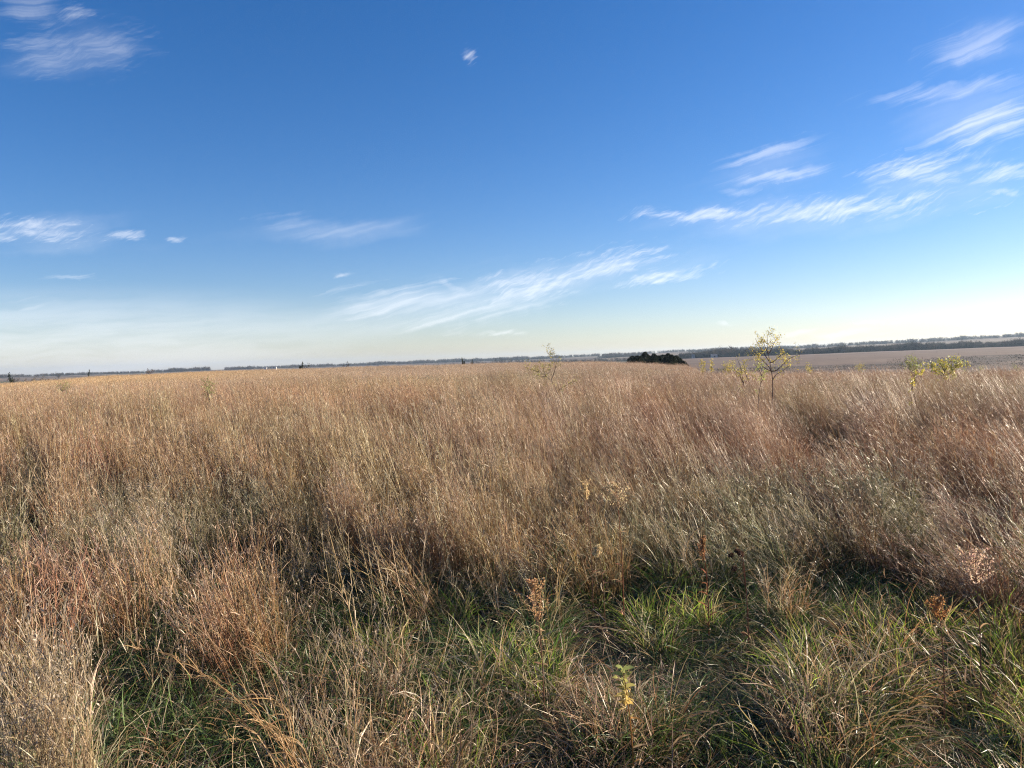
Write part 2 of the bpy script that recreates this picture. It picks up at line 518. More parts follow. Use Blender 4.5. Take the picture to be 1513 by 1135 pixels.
def open_view(x, y):
    """the grass is shorter just around and before each flower stalk"""
    f = np.ones(len(x))
    for wx, wy, wd in WEED_AT:
        ux, uy = wx / wd, wy / wd
        along = x * ux + y * uy - wd; side = np.abs(x * uy - y * ux)
        m = smooth(.26, .08, side) * smooth(-1.3, -.9, along) * smooth(.25, .05, along)
        f *= 1 - .55 * m
    return f


def make(name, protos, x, y, smin, smax, label, cat, hmod=None, tint_base=(1, 1, 1), tvar=.15, rz=.7, leanf=1.0, tilt_j=.12, wid=None):
    n = len(x)
    z = height(x, y)
    s = R.uniform(smin, smax, n)
    hz = s * (1 if hmod is None else hmod) * open_view(x, y)
    sx = s if wid is None else s * wid
    rot = np.stack([R.normal(0, tilt_j, n), -lean(x, y) * leanf + R.normal(0, tilt_j, n), R.normal(0, rz, n)], -1)
    t = np.array(tint_base) * (1 + (fbm(x + 50, y, 2.0) - .5)[:, None] * tvar * 3) * (1 + R.normal(0, tvar, (n, 1)) * .6)
    t = t * (1 + R.normal(0, .03, (n, 3)))
    hue = np.clip((fbm(x + 200, y + 31, 4.5) - .5) * 5, -1, 1)[:, None]
    t = t * np.where(hue > 0, 1 + hue * (np.array([.95, 1.0, .90]) - 1), 1 - hue * (np.array([1.10, 1.02, .93]) - 1))
    scatter(name, protos, np.stack([x, y, z], -1), rot, np.stack([sx, sx, hz], -1), R.integers(0, len(protos), n), np.clip(t, .2, 2), label, cat)


# zones of the meadow ------------------------------------------------------
def zones(x, y):
    r = np.hypot(x, y); az = np.degrees(np.arctan2(x, y))
    edge = 5.4 + (fbm(x, y, 3.1) - .5) * 3.0 - .2 * smooth(0, -25, az) + 1.0 * smooth(5, 28, az)
    tall = smooth(-2.0, 1.9, r - edge + (fbm(x + 61, y + 19, .8) - .5) * 3.4)
    hollow = np.clip(spot(x, y, .45, 3.7, .75, .5) + spot(x, y, -.55, 4.3, .35, .3) + spot(x, y, 2.2, 4.7, .7, .5) + spot(x, y, -1.35, 3.0, .35, .35)
                     + spot(x, y, .95, 2.6, .35, .4) + spot(x, y, -.95, 2.4, .3, .3) + spot(x, y, -2.6, 4.6, .4, .3) + spot(x, y, -1.2, 3.9, .3, .3), 0, 1)
    lush = np.clip(spot(x, y, 2.1, 3.7, .8, .45) + .8 * spot(x, y, 2.7, 3.3, .7, .5) + .5 * spot(x, y, .6, 2.2, .5, .3), 0, 1)
    return r, az, tall, hollow, lush


def tuft(x, y):
    """1 on the tussocks of the near meadow, 0 in the gaps between them"""
    return smooth(.41, .60, .65 * fbm(x + 410, y * .8 + 12, .95) + .35 * vnoise(x + 4, y + 60, .38))


G = {k: proto('grass_clump', f, n) for k, f, n in (('green', p_green, 5), ('lush', p_lush, 4), ('mat', p_mat, 5), ('thin', p_thin, 5),
                                                   ('blue', p_blue, 6), ('red', p_red, 5), ('olive', p_olive, 4), ('under', p_under, 5), ('culm', p_culm, 6), ('far', p_far, 6))}


def keep(p):
    return R.random(len(p)) < p


# understory
x, y = sample_ring(.9, 9, 30, 75)
make('understory_grass', G['under'], x, y, .8, 1.2, 'short tangled muted green and straw understory between the taller tufts', 'grass', rz=3, leanf=.4)
# green grass in the foreground
x, y = sample_ring(.9, 8.5, 34, 72)
r, az, tall, hollow, lush = zones(x, y)
gn = fbm(x + 7, y, 1.3)
tf = tuft(x, y)
k = keep(np.clip((1 - .75 * tall) * (.36 + .60 * smooth(.36, .54, gn) * (.4 + .6 * tf) + .5 * hollow), .06, 1) * (1 - .85 * lush))
make('green_grass', G['green'], x[k], y[k], .7, 1.15, 'dark green grass blades under the dry stems in the foreground', 'grass',
     hmod=(.42 + .60 * tf[k]) * (1 - .35 * hollow[k]), leanf=.7)
x, y = sample_ring(1.2, 8.5, 34, 60)
r, az, tall, hollow, lush = zones(x, y)
k = keep(np.clip(lush * 1.2 + .22 * smooth(.54, .68, fbm(x + 3, y + 9, 1.1)) * (1 - tall), 0, 1))
make('lush_grass', G['lush'], x[k], y[k], .75, 1.1, 'bright yellow-green grass patch lit by the sun at lower right', 'grass', leanf=1.2)
# dry mat
x, y = sample_ring(.9, 12, 30, 72)
r, az, tall, hollow, lush = zones(x, y)
mn = fbm(x + 70, y + 20, 1.2)
k = keep(np.clip((.03 + .97 * tuft(x, y)) * (.48 + .55 * smooth(.36, .58, mn)) - .80 * hollow - .5 * lush - .3 * tall, .02, 1))
make('dry_grass_mat', G['mat'], x[k], y[k], .75, 1.25, 'matted curly grey-tan dead grass in the foreground', 'grass', hmod=(.55 + .65 * tuft(x[k], y[k])) * (1 - .3 * hollow[k]), rz=2.5)
# thin culms
x, y = sample_ring(1.6, 11, 16, 65)
r, az, tall, hollow, lush = zones(x, y)
k = keep(np.clip((.05 + .95 * tuft(x, y)) * (.5 + .6 * smooth(.42, .62, fbm(x + 33, y + 60, 1.5))) - .9 * hollow - .4 * lush, .03, 1) * smooth(1.4, 2.4, r))
make('thin_dry_grass', G['thin'], x[k], y[k], .7, 1.15, 'thin pale stems with small seed heads above the foreground mat', 'grass', hmod=.75 + .35 * tuft(x[k], y[k]))
# olive patches
x, y = sample_ring(3, 30, 9, 50)
r, az, tall, hollow, lush = zones(x, y)
on = smooth(.60, .72, fbm(x + 15, y + 44, 2.6)) * .4 + spot(x, y, -3.1, 5.3, .7, .5) * 1.0 + spot(x, y, 2.6, 6.3, 1.2, .6) * .8
k = keep(np.clip(on, 0, 1))
make('olive_grass', G['olive'], x[k], y[k], .8, 1.2, 'olive coloured feathery grass clumps among the tan stems', 'grass')
# tall bluestem
x, y = sample_ring(3.2, 30, 15, 50)
r, az, tall, hollow, lush = zones(x, y)
gap = np.maximum(smooth(.58, .68, fbm(x + 130, y * .7 + 8, 1.3)), (1 - smooth(.30, .44, fbm(x + 410, y * .8 + 12, .95))) * .85)
dens = np.clip(tall * (1 - .88 * gap) * (1 - .9 * spot(x, y, -3.1, 5.3, .6, .4)), 0, 1) * (1 - .35 * smooth(12, 30, r))
k = keep(dens)
x, y, r, az = x[k], y[k], r[k], az[k]
redness = np.clip(smooth(-5, 25, az) * .6 + (fbm(x, y + 77, 5) - .5) * 1.4 + .25, .05, .95)
isr = R.random(len(x)) < redness
for px_, d_ in ((1142, 13.5), (1088, 15.5), (1122, 12.0), (1348, 12.5)):
    q_ = np.array([at(px_ + R.uniform(-14, 14), 590, d_ - R.uniform(.2, 1.8)) for _ in range(26)])
    x, y = np.append(x, q_[:, 0]), np.append(y, q_[:, 1])
r = np.hypot(x, y); az = np.degrees(np.arctan2(x, y))
redness = np.clip(smooth(-5, 25, az) * .6 + (fbm(x, y + 77, 5) - .5) * 1.4 + .25, .05, .95)
isr = R.random(len(x)) < redness
hm = (.62 + .48 * smooth(0, 5.5, r - 5.0) + .10 * smooth(9, 14, r)) * (.85 + .3 * fbm(x + 9, y, 2.4))
for kk, pr, nm, lb in ((~isr, 'blue', 'tan_prairie_grass', 'tall straw-coloured prairie grass stems filling the middle of the field'),
                       (isr, 'red', 'reddish_prairie_grass', 'tall reddish-brown prairie grass stems leaning left on the right side')):
    make(nm, G[pr], x[kk], y[kk], .85, 1.12, lb, 'grass', hmod=hm[kk], tvar=.16)
# short olive and green growth showing in the gaps of the tall grass
x, y = sample_ring(4.5, 26, 13, 50)
r, az, tall, hollow, lush = zones(x, y)
gp = np.maximum(smooth(.55, .66, fbm(x + 130, y * .7 + 8, 1.3)), (1 - smooth(.32, .46, fbm(x + 410, y * .8 + 12, .95))) * .9)
k = keep(np.clip(gp * tall * .8, 0, 1))
make('gap_grass', G['olive'] + G['green'][:2] + G['mat'][:2], x[k], y[k], .7, 1.0, 'short olive and green grass low in the gaps of the tall stems', 'grass', tint_base=(.85, .80, .74))
# single pale culms standing above the rest
x, y = sample_ring(3.4, 20, 5, 48)
r, az, tall, hollow, lush = zones(x, y)
k = keep(np.clip(.12 + tall, 0, 1) * smooth(.35, .6, fbm(x + 9, y + 2, 2.2))) & (r > 3.9)
make('pale_culms', G['culm'], x[k], y[k], .85, 1.15, 'single long pale culms crossing the darker gaps', 'grass', hmod=(.62 + .42 * smooth(0, 4, r[k] - 5)), leanf=.9)
# far field
xs, ys = [], []
for r0, r1, d in ((24, 45, 2.6), (45, 80, 1.8), (80, 130, 1.1), (130, 175, .5)):
    x, y = sample_ring(r0, r1, d, 46); xs.append(x); ys.append(y)
x, y = np.concatenate(xs), np.concatenate(ys)
r = np.hypot(x, y); az = np.degrees(np.arctan2(x, y))
g = fbm(x, y + 50, 16); gray = smooth(.5, .68, g) * smooth(60, 30, r)
gold = smooth(-8, -25, az) * smooth(30, 55, r)
t = np.ones((len(x), 3)) * (.85 + .35 * fbm(x + 5, y + 5, 7))[:, None]
gray = np.clip(gray * 1.2, 0, 1)
t *= 1 + gray[:, None] * (np.array([.62, .76, .74]) - 1) + gold[:, None] * (np.array([1.12, 1.06, .86]) - 1)
t *= 1 + smooth(-5, 25, az)[:, None] * (np.array([.88, .80, .78]) - 1)
hm = (.85 + .3 * fbm(x + 9, y, 6)) * (1 - .22 * gray)
rot = np.stack([R.normal(0, .06, len(x)), -lean(x, y) * .8 + R.normal(0, .06, len(x)), R.normal(0, .6, len(x))], -1)
s = R.uniform(.9, 1.1, len(x)); wd = 1 + smooth(45, 130, r) * .6
scatter('far_prairie_grass', G['far'], np.stack([x, y, height(x, y)], -1), rot, np.stack([s * wd, s * wd, s * hm], -1),
        R.integers(0, 6, len(x)), t, 'distant golden brown prairie grass reaching to the edge of the field', 'grass')


# ------------------------------------------------------------------ weeds, tussocks, saplings
def polyline(pts, k):
    pts = np.asarray(pts, float)
    d = np.concatenate([[0], np.cumsum(np.linalg.norm(np.diff(pts, axis=0), axis=1))])
    t = np.linspace(0, d[-1], k)
    P = np.stack([np.interp(t, d, pts[:, i]) for i in range(3)], -1)
    for _ in range(2):
        P[1:-1] = P[1:-1] * .5 + (P[:-2] + P[2:]) * .25
    return P


def seed_head(name, px, py_top, h, head_h, head_w, col, label, cat='dried flower', stemcol=(.25, .15, .10), lean_x=-.03, kind='plume', dz=0.0):
    """a dried forb whose top is seen at px, py_top when it stands h metres tall"""
    d = ray(px, py_top); dist = (h - EYE) / d[2]
    top = at(px, py_top, dist)
    gz = float(height(top[0], top[1]))
    base = np.array([top[0] - lean_x, top[1], gz])
    o = empty(name, base)
    top = top - base
    k = 10
    t = np.linspace(0, 1, k)[:, None]
    P = (top * np.array([1, 1, .985])) * t + np.stack([np.sin(t[:, 0] * 3) * .012, np.cos(t[:, 0] * 2.3) * .008, 0 * t[:, 0]], -1)
    a = Acc(); tubes(a, P[None], np.linspace(.0035, .0014, k)[None], np.array([stemcol]), 5)
    m = 14   # withered stem leaves
    ii = R.uniform(.15, .78, m) * (k - 1); i0 = ii.astype(int)
    p0 = P[i0]
    Q = curves(m, 4, p0, R.uniform(0, 6.283, m), R.uniform(.6, 1.3, m), R.uniform(.5, 2.0, m), R.uniform(.03, .08, m), .1, 1)
    b = Acc(); cc = pick([tuple(stemcol) + (1,), (.34, .24, .14, 1), (.22, .20, .10, .6)], m)
    ribbon(b, Q, np.full((m, 5), .006) * np.array([.5, 1, 1, .7, .2]), cc, cc)
    link('stem', a.mesh('stem', M_PLANT), o)
    link('leaves', b.mesh('leaves', M_PLANT), o)
    c = Acc(); col = np.array(col)
    zt = top[2]; ctr = top
    if kind == 'plume':
        nb = 16
        s0 = 1 - head_h * R.uniform(.15, 1.0, nb) / zt
        p0 = P[0] + (top - P[0]) * s0[:, None]
        aa = R.uniform(0, 6.283, nb)
        ln = np.minimum((1.02 - s0) * zt * .95, head_h * .7) * R.uniform(.7, 1.1, nb)
        Q = curves(nb, 6, p0, aa, R.uniform(.3, .75, nb) * head_w / max(head_h, .01) * 2.0, R.uniform(-.5, .5, nb), ln, .05, .3)
        tubes(c, Q, np.full((nb, 7), .0011), np.repeat([stemcol], nb, 0), 3)
        n = 750
        bi = R.integers(0, nb, n); si = R.uniform(.12, 1, n) * 6; i0 = np.minimum(si.astype(int), 5); f = (si - i0)[:, None]
        pp = Q[bi, i0] * (1 - f) + Q[bi, i0 + 1] * f
        pp = pp + R.normal(0, head_w * .045, (n, 3))
        leaves(c, pp, .009, col * R.uniform(.55, 1.25, (n, 1)) * (1 + R.normal(0, .06, (n, 3))), 1.5, 1.0)
    elif kind == 'balls':
        for q in range(5):
            off = np.array([R.uniform(-1, 1) * head_w * .5, R.uniform(-.5, .5) * head_w * .5, -R.uniform(0, 1) * head_h])
            c0 = top + off
            tubes(c, polyline([P[6], (P[6] + c0) / 2 + [0.01, 0, -.01], c0], 5)[None], np.full((1, 5), .0014), np.array([stemcol]), 3)
            u = unit(R.normal(0, 1, (90, 3)))
            leaves(c, c0 + u * .006, .010, col * R.uniform(.6, 1.3, (90, 1)), 1.3, 0, droop=u)
    elif kind == 'leafy':
        n = 34
        s0 = 1 - head_h * np.sort(R.uniform(0, 1, n)) / zt
        p0 = P[0] + (top - P[0]) * s0[:, None]
        aa = np.arange(n) * 2.4
        Q = curves(n, 5, p0, aa, R.uniform(.7, 1.2, n), R.uniform(.8, 1.8, n), head_w * R.uniform(.45, .75, n), 0, .2)
        tt = (np.arange(n) / n)[:, None]
        cc = np.array([.30, .34, .12]) * (1 - tt) + col * tt
        cc = cc * R.uniform(.7, 1.2, (n, 1))
        ribbon(c, Q, np.full((n, 6), .014) * np.array([.3, .9, 1, .9, .6, .1]), cc, cc)
    link('leaf_whorl' if kind == 'leafy' else 'seed_head', c.mesh('seed_head', M_PLANT), o)
    return tag(o, label, cat, group='dried wildflower stalks in the foreground')


seed_head('goldenrod', 788, 856, .66, .21, .10, (.60, .38, .20), 'orange-brown dried goldenrod plume standing over the dark hollow at centre')
seed_head('goldenrod', 909, 708, .90, .18, .16, (.64, .50, .30), 'pale cream dried goldenrod plume, tall, right of centre', stemcol=(.34, .16, .09))
seed_head('goldenrod', 864, 712, .84, .14, .07, (.66, .50, .28), 'small tan goldenrod plume just left of the pale cream one')
seed_head('goldenrod', 1438, 812, .74, .17, .10, (.70, .50, .36), 'pinkish cream dried goldenrod plume above the bright green patch', stemcol=(.2, .12, .09))
seed_head('goldenrod', 1384, 882, .56, .12, .06, (.60, .32, .13), 'bright orange dried goldenrod plume within the bright green patch')
seed_head('goldenrod', 883, 806, .50, .05, .17, (.60, .48, .28), 'low wide cream seed head on the grass below the tall cream plume')
seed_head('goldenrod', 1037, 795, .58, .14, .05, (.36, .20, .10), 'rusty brown narrow seed head right of the low cream one', stemcol=(.30, .12, .07))
seed_head('milkweed', 920, 990, .50, .14, .07, (.50, .34, .11), 'withering weed with curled yellow leaves in the shaded green grass', cat='weed', kind='leafy', stemcol=(.36, .2, .07))
seed_head('coneflower', 1095, 812, .58, .10, .13, (.10, .06, .045), 'dry coneflower stalks with dark brown round seed heads', kind='balls', stemcol=(.22, .11, .08))


def arching_clump():
    """the orange grass bending over at the lower left"""
    d0 = 2.25
    base = at(448, 1150, d0); gz = float(height(base[0], base[1])); base[2] = gz
    o = empty('arching_grass', base)
    rows = [[(470, 1160), (410, 1090), (350, 1030), (290, 985), (235, 962), (212, 950), (195, 962)],
            [(462, 1160), (395, 1078), (325, 1010), (262, 975), (230, 970)],
            [(440, 1160), (400, 1110), (375, 1088), (350, 1086), (330, 1102), (322, 1120)],
            [(438, 1160), (437, 1090), (432, 1050), (415, 1032), (385, 1030), (355, 1034)],
            [(468, 1160), (452, 1105), (440, 1088), (425, 1086), (415, 1095)],
            [(425, 1160), (400, 1095), (394, 1066), (384, 1052), (370, 1052)],
            [(432, 1160), (415, 1075), (390, 1000), (372, 960), (350, 955), (330, 958)],
            [(445, 1160), (418, 1040), (398, 985), (388, 955), (380, 940)],
            [(420, 1160), (380, 1075), (350, 1060), (325, 1068), (305, 1085)],
            [(450, 1160), (395, 1060), (345, 1032), (310, 1030), (290, 1045)],
            [(455, 1160), (400, 1050), (330, 1000), (280, 1000), (262, 1003)],
            [(476, 1160), (430, 1100), (395, 1070), (360, 1062), (335, 1066)]]
    a, b = Acc(), Acc()
    for i, row in enumerate(rows):
        n = len(row); dd = d0 + np.linspace(0, R.uniform(-.05, .45), n)
        pts = [at(p[0], p[1], q) - base for p, q in zip(row, dd)]
        pts = [np.array([R.uniform(-.03, .03), R.uniform(-.03, .03), -.02])] + pts
        P = polyline(pts, 18)[None]
        c = np.array([[.60, .39, .19]]) * R.uniform(.8, 1.1)
        t = np.linspace(0, 1, 18)
        if i in (2, 3, 4, 8): ribbon(a, P, (.0065 * (1 - .75 * t ** 2))[None], c * 1.05, c * .85)
        else: tubes(a, P, (.0020 - .0012 * t)[None], c, 4)
        m = 16
        si = R.uniform(7, 16.9, m); i0 = si.astype(int); f = (si - i0)[:, None]
        p0 = P[0, i0] * (1 - f) + P[0, i0 + 1] * f
        Q = curves(m, 3, p0, R.uniform(2.2, 4.2, m), R.uniform(.3, 1.2, m), R.uniform(.3, 1.4, m), R.uniform(.02, .09, m), .2, .4)
        cc = np.repeat(c * .75, m, 0) * R.uniform(.7, 1.25, (m, 1))
        ribbon(b, Q, np.full((m, 4), .0024) * np.array([.5, 1, .9, .3]), cc, cc)
    link('stem', a.mesh('stem', M_PLANT), o); link('seed_head', b.mesh('seed_head', M_PLANT), o)
    tag(o, 'rusty orange grass stems arching over to the left at the bottom edge', 'grass clump')


arching_clump()


def tussock(px, py, h, n, rr, pal, label, leanx=.05, name='grass_tussock'):
    d = ray(px, py); dist = (h - EYE) / d[2]
    p = at(px, py, dist); gz = float(height(p[0], p[1]))
    o = empty(name, (p[0] + leanx * h, p[1], gz))
    a, b = Acc(), Acc()
    stems(a, n, rr, pal, h * .7, h * 1.08, .0013, (0, .10), (0, .22), leanx, racemes=8, leaf=5, fl=.013)
    low_blades(b, int(n * 1.3), rr * 1.1, pal, .2, h * .7, .002, .0038, (.02, .5), (.3, 1.8), seg=6)
    link('culms', a.mesh('culms', M_PLANT), o); link('basal_leaves', b.mesh('basal_leaves', M_PLANT), o)
    tag(o, label, 'grass clump', 'tussocks standing out of the grass')


PALE = [(.64, .50, .31, 3), (.48, .35, .20, 3), (.82, .68, .46, 2), (.32, .22, .13, 3)]
tussock(45, 880, .84, 34, .09, PALE, 'pale straw tussock reaching highest at the lower left edge', .12)
tussock(75, 940, .72, 26, .08, PALE, 'pale straw tussock beside the left edge one, nearer the camera', .10)
tussock(15, 985, .64, 28, .07, PALE, 'pale straw tussock cut off by the bottom left corner', .10)
tussock(212, 690, .86, 42, .10, PALE, 'tall pinkish bluestem tussock in front of a dark gap at left', .06)
tussock(505, 690, .80, 46, .16, RED, 'russet bluestem tussock left of centre', .10)


def sapling(name, dist, trunk, branches, leaf_col, nleaf, leaf_size, label, cat='sapling', trunk_r=.016, twigs=7, spread=.10, group='young trees growing in the prairie', bark=(.10, .065, .055)):
    """trunk and branches given as lines of the photograph at this distance, with depth spread around it"""
    b0 = at(trunk[0][0], trunk[0][1], dist)
    base = np.array([b0[0], b0[1], float(height(b0[0], b0[1]))])
    o = empty(name, base)

    def lift(row, dend):
        n = len(row)
        return [at(p[0], p[1], dist + q) - base for p, q in zip(row, np.linspace(0, dend, n))]
    tp = lift(trunk, .05)
    tp = [np.array([tp[0][0] * .6, tp[0][1] * .6, -.03])] + tp
    a, c = Acc(), Acc()
    P = polyline(tp, 14)
    tubes(a, P[None], np.linspace(trunk_r, trunk_r * .12, 14)[None], np.array([bark]), 6)
    ends = [P]
    for br in branches:
        de = R.uniform(-.45, .45) * max(.4, min(1, dist / 15))
        Q = polyline(lift(br, de), 10)
        Q[0] = P[np.argmin(np.linalg.norm(P - Q[0], axis=1))]
        Q = polyline(Q, 10)
        tubes(a, Q[None], np.linspace(trunk_r * .5, trunk_r * .14, 10)[None], np.array([bark]), 5)
        ends.append(Q)
    for e, Q in enumerate(ends):
        k0 = 8 if e == 0 else 3
        m = twigs
        i = R.integers(k0, len(Q), m)
        dirv = unit(R.normal(0, 1, (m, 3)) + np.array([0, 0, .6]))
        ln = R.uniform(.5, 1.5, m) * spread
        T = Q[i][:, None, :] + dirv[:, None, :] * ln[:, None, None] * np.linspace(0, 1, 5)[None, :, None] + R.normal(0, .006, (m, 5, 3)) * np.linspace(0, 1, 5)[None, :, None]
        tubes(a, T, np.full((m, 5), trunk_r * .10), np.repeat([bark], m, 0), 3)
        nl = max(4, nleaf // len(ends))
        ti = R.integers(0, m, nl); tk = R.integers(1, 5, nl)
        leaves(c, T[ti, tk] + R.normal(0, spread * .16, (nl, 3)), leaf_size, pick(leaf_col, nl, .18), 2.0, .2)
    link('trunk', a.mesh('trunk', M_BARK), o); link('crown', c.mesh('crown', M_LEAF), o)
    tag(o, label, cat, group)
    return o


YEL = [(.52, .42, .08, 4), (.44, .39, .10, 3), (.60, .46, .10, 2), (.30, .29, .09, 2)]
YGR = [(.38, .40, .12, 4), (.30, .34, .11, 3), (.48, .44, .14, 2)]
GRN = [(.26, .30, .11, 3), (.34, .34, .13, 2), (.42, .38, .14, 1)]
sapling('locust_sapling', 13.5, [(1140, 585), (1144, 572), (1143, 558), (1139, 545), (1136, 530), (1133, 512), (1134, 495)],
        [[(1141, 555), (1150, 546), (1158, 538), (1165, 528), (1182, 524)], [(1141, 556), (1150, 552), (1162, 545), (1168, 539)],
         [(1137, 535), (1130, 524), (1122, 512), (1116, 500)], [(1136, 528), (1140, 514), (1146, 503), (1149, 498)],
         [(1138, 542), (1128, 534), (1120, 525), (1113, 518)], [(1140, 548), (1130, 545), (1124, 538), (1120, 534)],
         [(1138, 540), (1146, 532), (1154, 524), (1160, 522)], [(1135, 522), (1130, 512), (1127, 502)]],
        YEL, 1300, .026, 'yellow-leaved sapling with dark crooked trunk rising above the skyline', trunk_r=.017, spread=.15)
sapling('locust_sapling', 12.8, [(826, 600), (825, 586), (822, 572), (815, 560), (812, 555), (806, 553), (796, 550), (786, 545)],
        [[(815, 558), (821, 550), (822, 540), (819, 530), (812, 523), (808, 521)], [(818, 552), (823, 540), (823, 528), (816, 518)],
         [(796, 550), (788, 547), (780, 545), (776, 543)], [(806, 553), (802, 545), (803, 538)],
         [(824, 576), (832, 572), (840, 568), (845, 565)], [(812, 556), (802, 557), (795, 555)], [(810, 554), (815, 545), (813, 538)]],
        [(.34, .31, .09, 3), (.26, .25, .08, 3), (.40, .34, .11, 2)], 800, .024, 'leaning sapling with sparse olive leaves and a bare bent tip', trunk_r=.012, spread=.11, bark=(.16, .12, .09))
sapling('locust_sapling', 15.5, [(1084, 590), (1090, 578), (1097, 568), (1105, 561), (1112, 556)],
        [[(1097, 568), (1097, 555), (1094, 540), (1089, 530)], [(1105, 561), (1100, 548), (1099, 538)], [(1097, 566), (1094, 556), (1092, 550)]],
        YEL, 420, .028, 'slanting sapling with yellow leaves left of the tallest sapling', trunk_r=.016, spread=.12)
sapling('locust_sapling', 12.0, [(1120, 585), (1123, 570), (1127, 556), (1126, 545)],
        [[(1126, 556), (1121, 545), (1120, 536)], [(1124, 566), (1128, 560), (1131, 548)]],
        YGR, 200, .028, 'thin faded sapling close behind the tallest sapling on its left', trunk_r=.010, spread=.12)
sapling('shrub', 24, [(1395, 566), (1395, 556), (1395, 546), (1397, 538)],
        [[(1395, 552), (1386, 547), (1378, 541), (1373, 541)], [(1395, 550), (1400, 541), (1404, 534)], [(1396, 556), (1406, 550), (1414, 541), (1419, 531)],
         [(1395, 556), (1384, 552), (1378, 546)], [(1400, 554), (1410, 550), (1418, 543), (1422, 538)], [(1395, 548), (1391, 540), (1388, 536)]],
        YEL[:2] + YGR, 1100, .055, 'wide yellow-green bush, largest at right against the brown far field', 'shrub', .022, spread=.22)
sapling('shrub', 27, [(1350, 566), (1350, 553), (1350, 543)],
        [[(1350, 552), (1344, 546), (1341, 540)], [(1350, 552), (1357, 546), (1360, 541)], [(1350, 546), (1349, 536), (1350, 531)], [(1350, 550), (1345, 540), (1343, 534)], [(1350, 549), (1355, 540), (1356, 534)]],
        GRN, 700, .05, 'rounded dull green bush left of the largest bush', 'shrub', .02, spread=.22)
sapling('weed', 12.5, [(1346, 582), (1348, 568), (1352, 558), (1358, 546)],
        [[(1351, 564), (1350, 558), (1354, 550)], [(1352, 560), (1360, 554), (1363, 548)], [(1348, 572), (1347, 566), (1349, 562)]],
        [(.60, .50, .07, 3), (.48, .44, .10, 2)], 200, .028, 'short bright yellow leafy sprig in front of the dull green bush', 'sprig', .008, spread=.05)
for i, (px, py, w, hh, dist, pal, lb, nl) in enumerate((
        (1038, 541, 10, 16, 30, YEL, 'small yellow bush just right of the dark cedars', 600),
        (1052, 541, 8, 16, 31, YEL, 'narrow golden bush between its two yellow neighbours right of the cedars', 500),
        (1074, 545, 26, 12, 29, YEL, 'low broad yellow thicket left of the slanting sapling', 900),
        (1196, 545, 14, 12, 36, YEL, 'tiny yellow bush right of the tallest sapling at the field edge', 450),
        (1272, 544, 16, 11, 42, YEL, 'low rounded yellow bush alone at the field edge', 500),
        (309, 574, 20, 24, 15, GRN, 'faint green bush amid the tan grass at left', 420),
        (92, 572, 22, 9, 20, GRN, 'slanting olive twiggy bush near the left edge of the field', 240),
        (1445, 545, 16, 8, 46, GRN, 'low green bush right of the largest bush', 260),
        (1500, 545, 20, 8, 46, GRN, 'low green bush at the right edge of the field', 260),
        (1425, 548, 12, 10, 40, YGR, 'little olive bush touching the right side of the largest bush', 200))):
    br = []
    for q in range(6):
        ex = px + R.uniform(-.5, .5) * w; ey = py - hh * .5 + abs(ex - px) / w * hh * .6
        br.append([(px, py + hh * .8), ((px + ex) / 2, py + hh * .3), (ex, ey)])
    sapling('shrub', dist, [(px, py + hh * 1.1), (px, py + hh * .9), (px, py + hh * .7)], br, pal, int(nl * .7), .042 if dist > 20 else .03, lb, 'shrub',
            .008, spread=min(.35, w / F * dist * .30), twigs=9)


# ------------------------------------------------------------------ cedars
def cedar_mesh(h, w):
    a, c = Acc(), Acc()
    tubes(a, polyline([(0, 0, -.2), (0, 0, h * .5), (0, 0, h * .95)], 6)[None], np.linspace(.07, .015, 6)[None], np.array([[.10, .06, .045]]), 6)
    n = int(h * 1100)
    t = R.random(n) ** 1.25
    ph = R.uniform(0, 6.283, n)
    lob = 1 + .28 * np.sin(ph * 3 + t * 9) + .2 * np.sin(ph * 5 - t * 17) + .14 * np.sin(t * 40 + ph)
    rr = w * .5 * (1 - t) ** .75 * lob * (.45 + .55 * R.random(n) ** .4) + .03
    pos = np.stack([rr * np.cos(ph), rr * np.sin(ph), t * h + R.normal(0, .03, n)], -1)
    out = unit(np.stack([np.cos(ph), np.sin(ph), np.full(n, .9)], -1))
    leaves(c, pos, .20, pick([(.032, .048, .024, 3), (.045, .062, .03, 2), (.06, .055, .035, 1)], n), 2.6, 0, droop=out)
    return a.mesh('trunk', M_BARK), c.mesh('foliage', M_CEDAR)


CED = [cedar_mesh(4.0, 2.6), cedar_mesh(3.6, 3.2), cedar_mesh(4.2, 2.2)]
ced_px = [(934, 527), (941, 526), (948, 525), (953, 523), (959, 525), (966, 524), (973, 526), (980, 524), (987, 525), (992, 523.5), (998, 527), (1004, 530), (1009, 533), (945, 529), (963, 529), (984, 529), (996, 532)]
names = ['leftmost cedar of the dark clump, low and rounded', 'second cedar from the left in the dark clump', 'third cedar from the left in the dark clump, a bit taller',
         'tall pointed cedar left of the middle of the clump', 'cedar right of the tall pointed one in the clump', 'pointed cedar at the middle of the clump',
         'cedar just right of the middle of the clump, rather low', 'slim cedar spire right of the middle of the clump', 'cedar between the two slim spires of the clump',
         'tallest slim spire toward the right end of the clump', 'cedar sloping down behind the tallest spire at right', 'second cedar from the right end of the clump',
         'low rightmost cedar of the dark clump', 'short cedar in front at the left part of the clump', 'short cedar in front at the middle of the clump',
         'short cedar in front at the right part of the clump', 'short broad cedar in front near the right end of the clump']
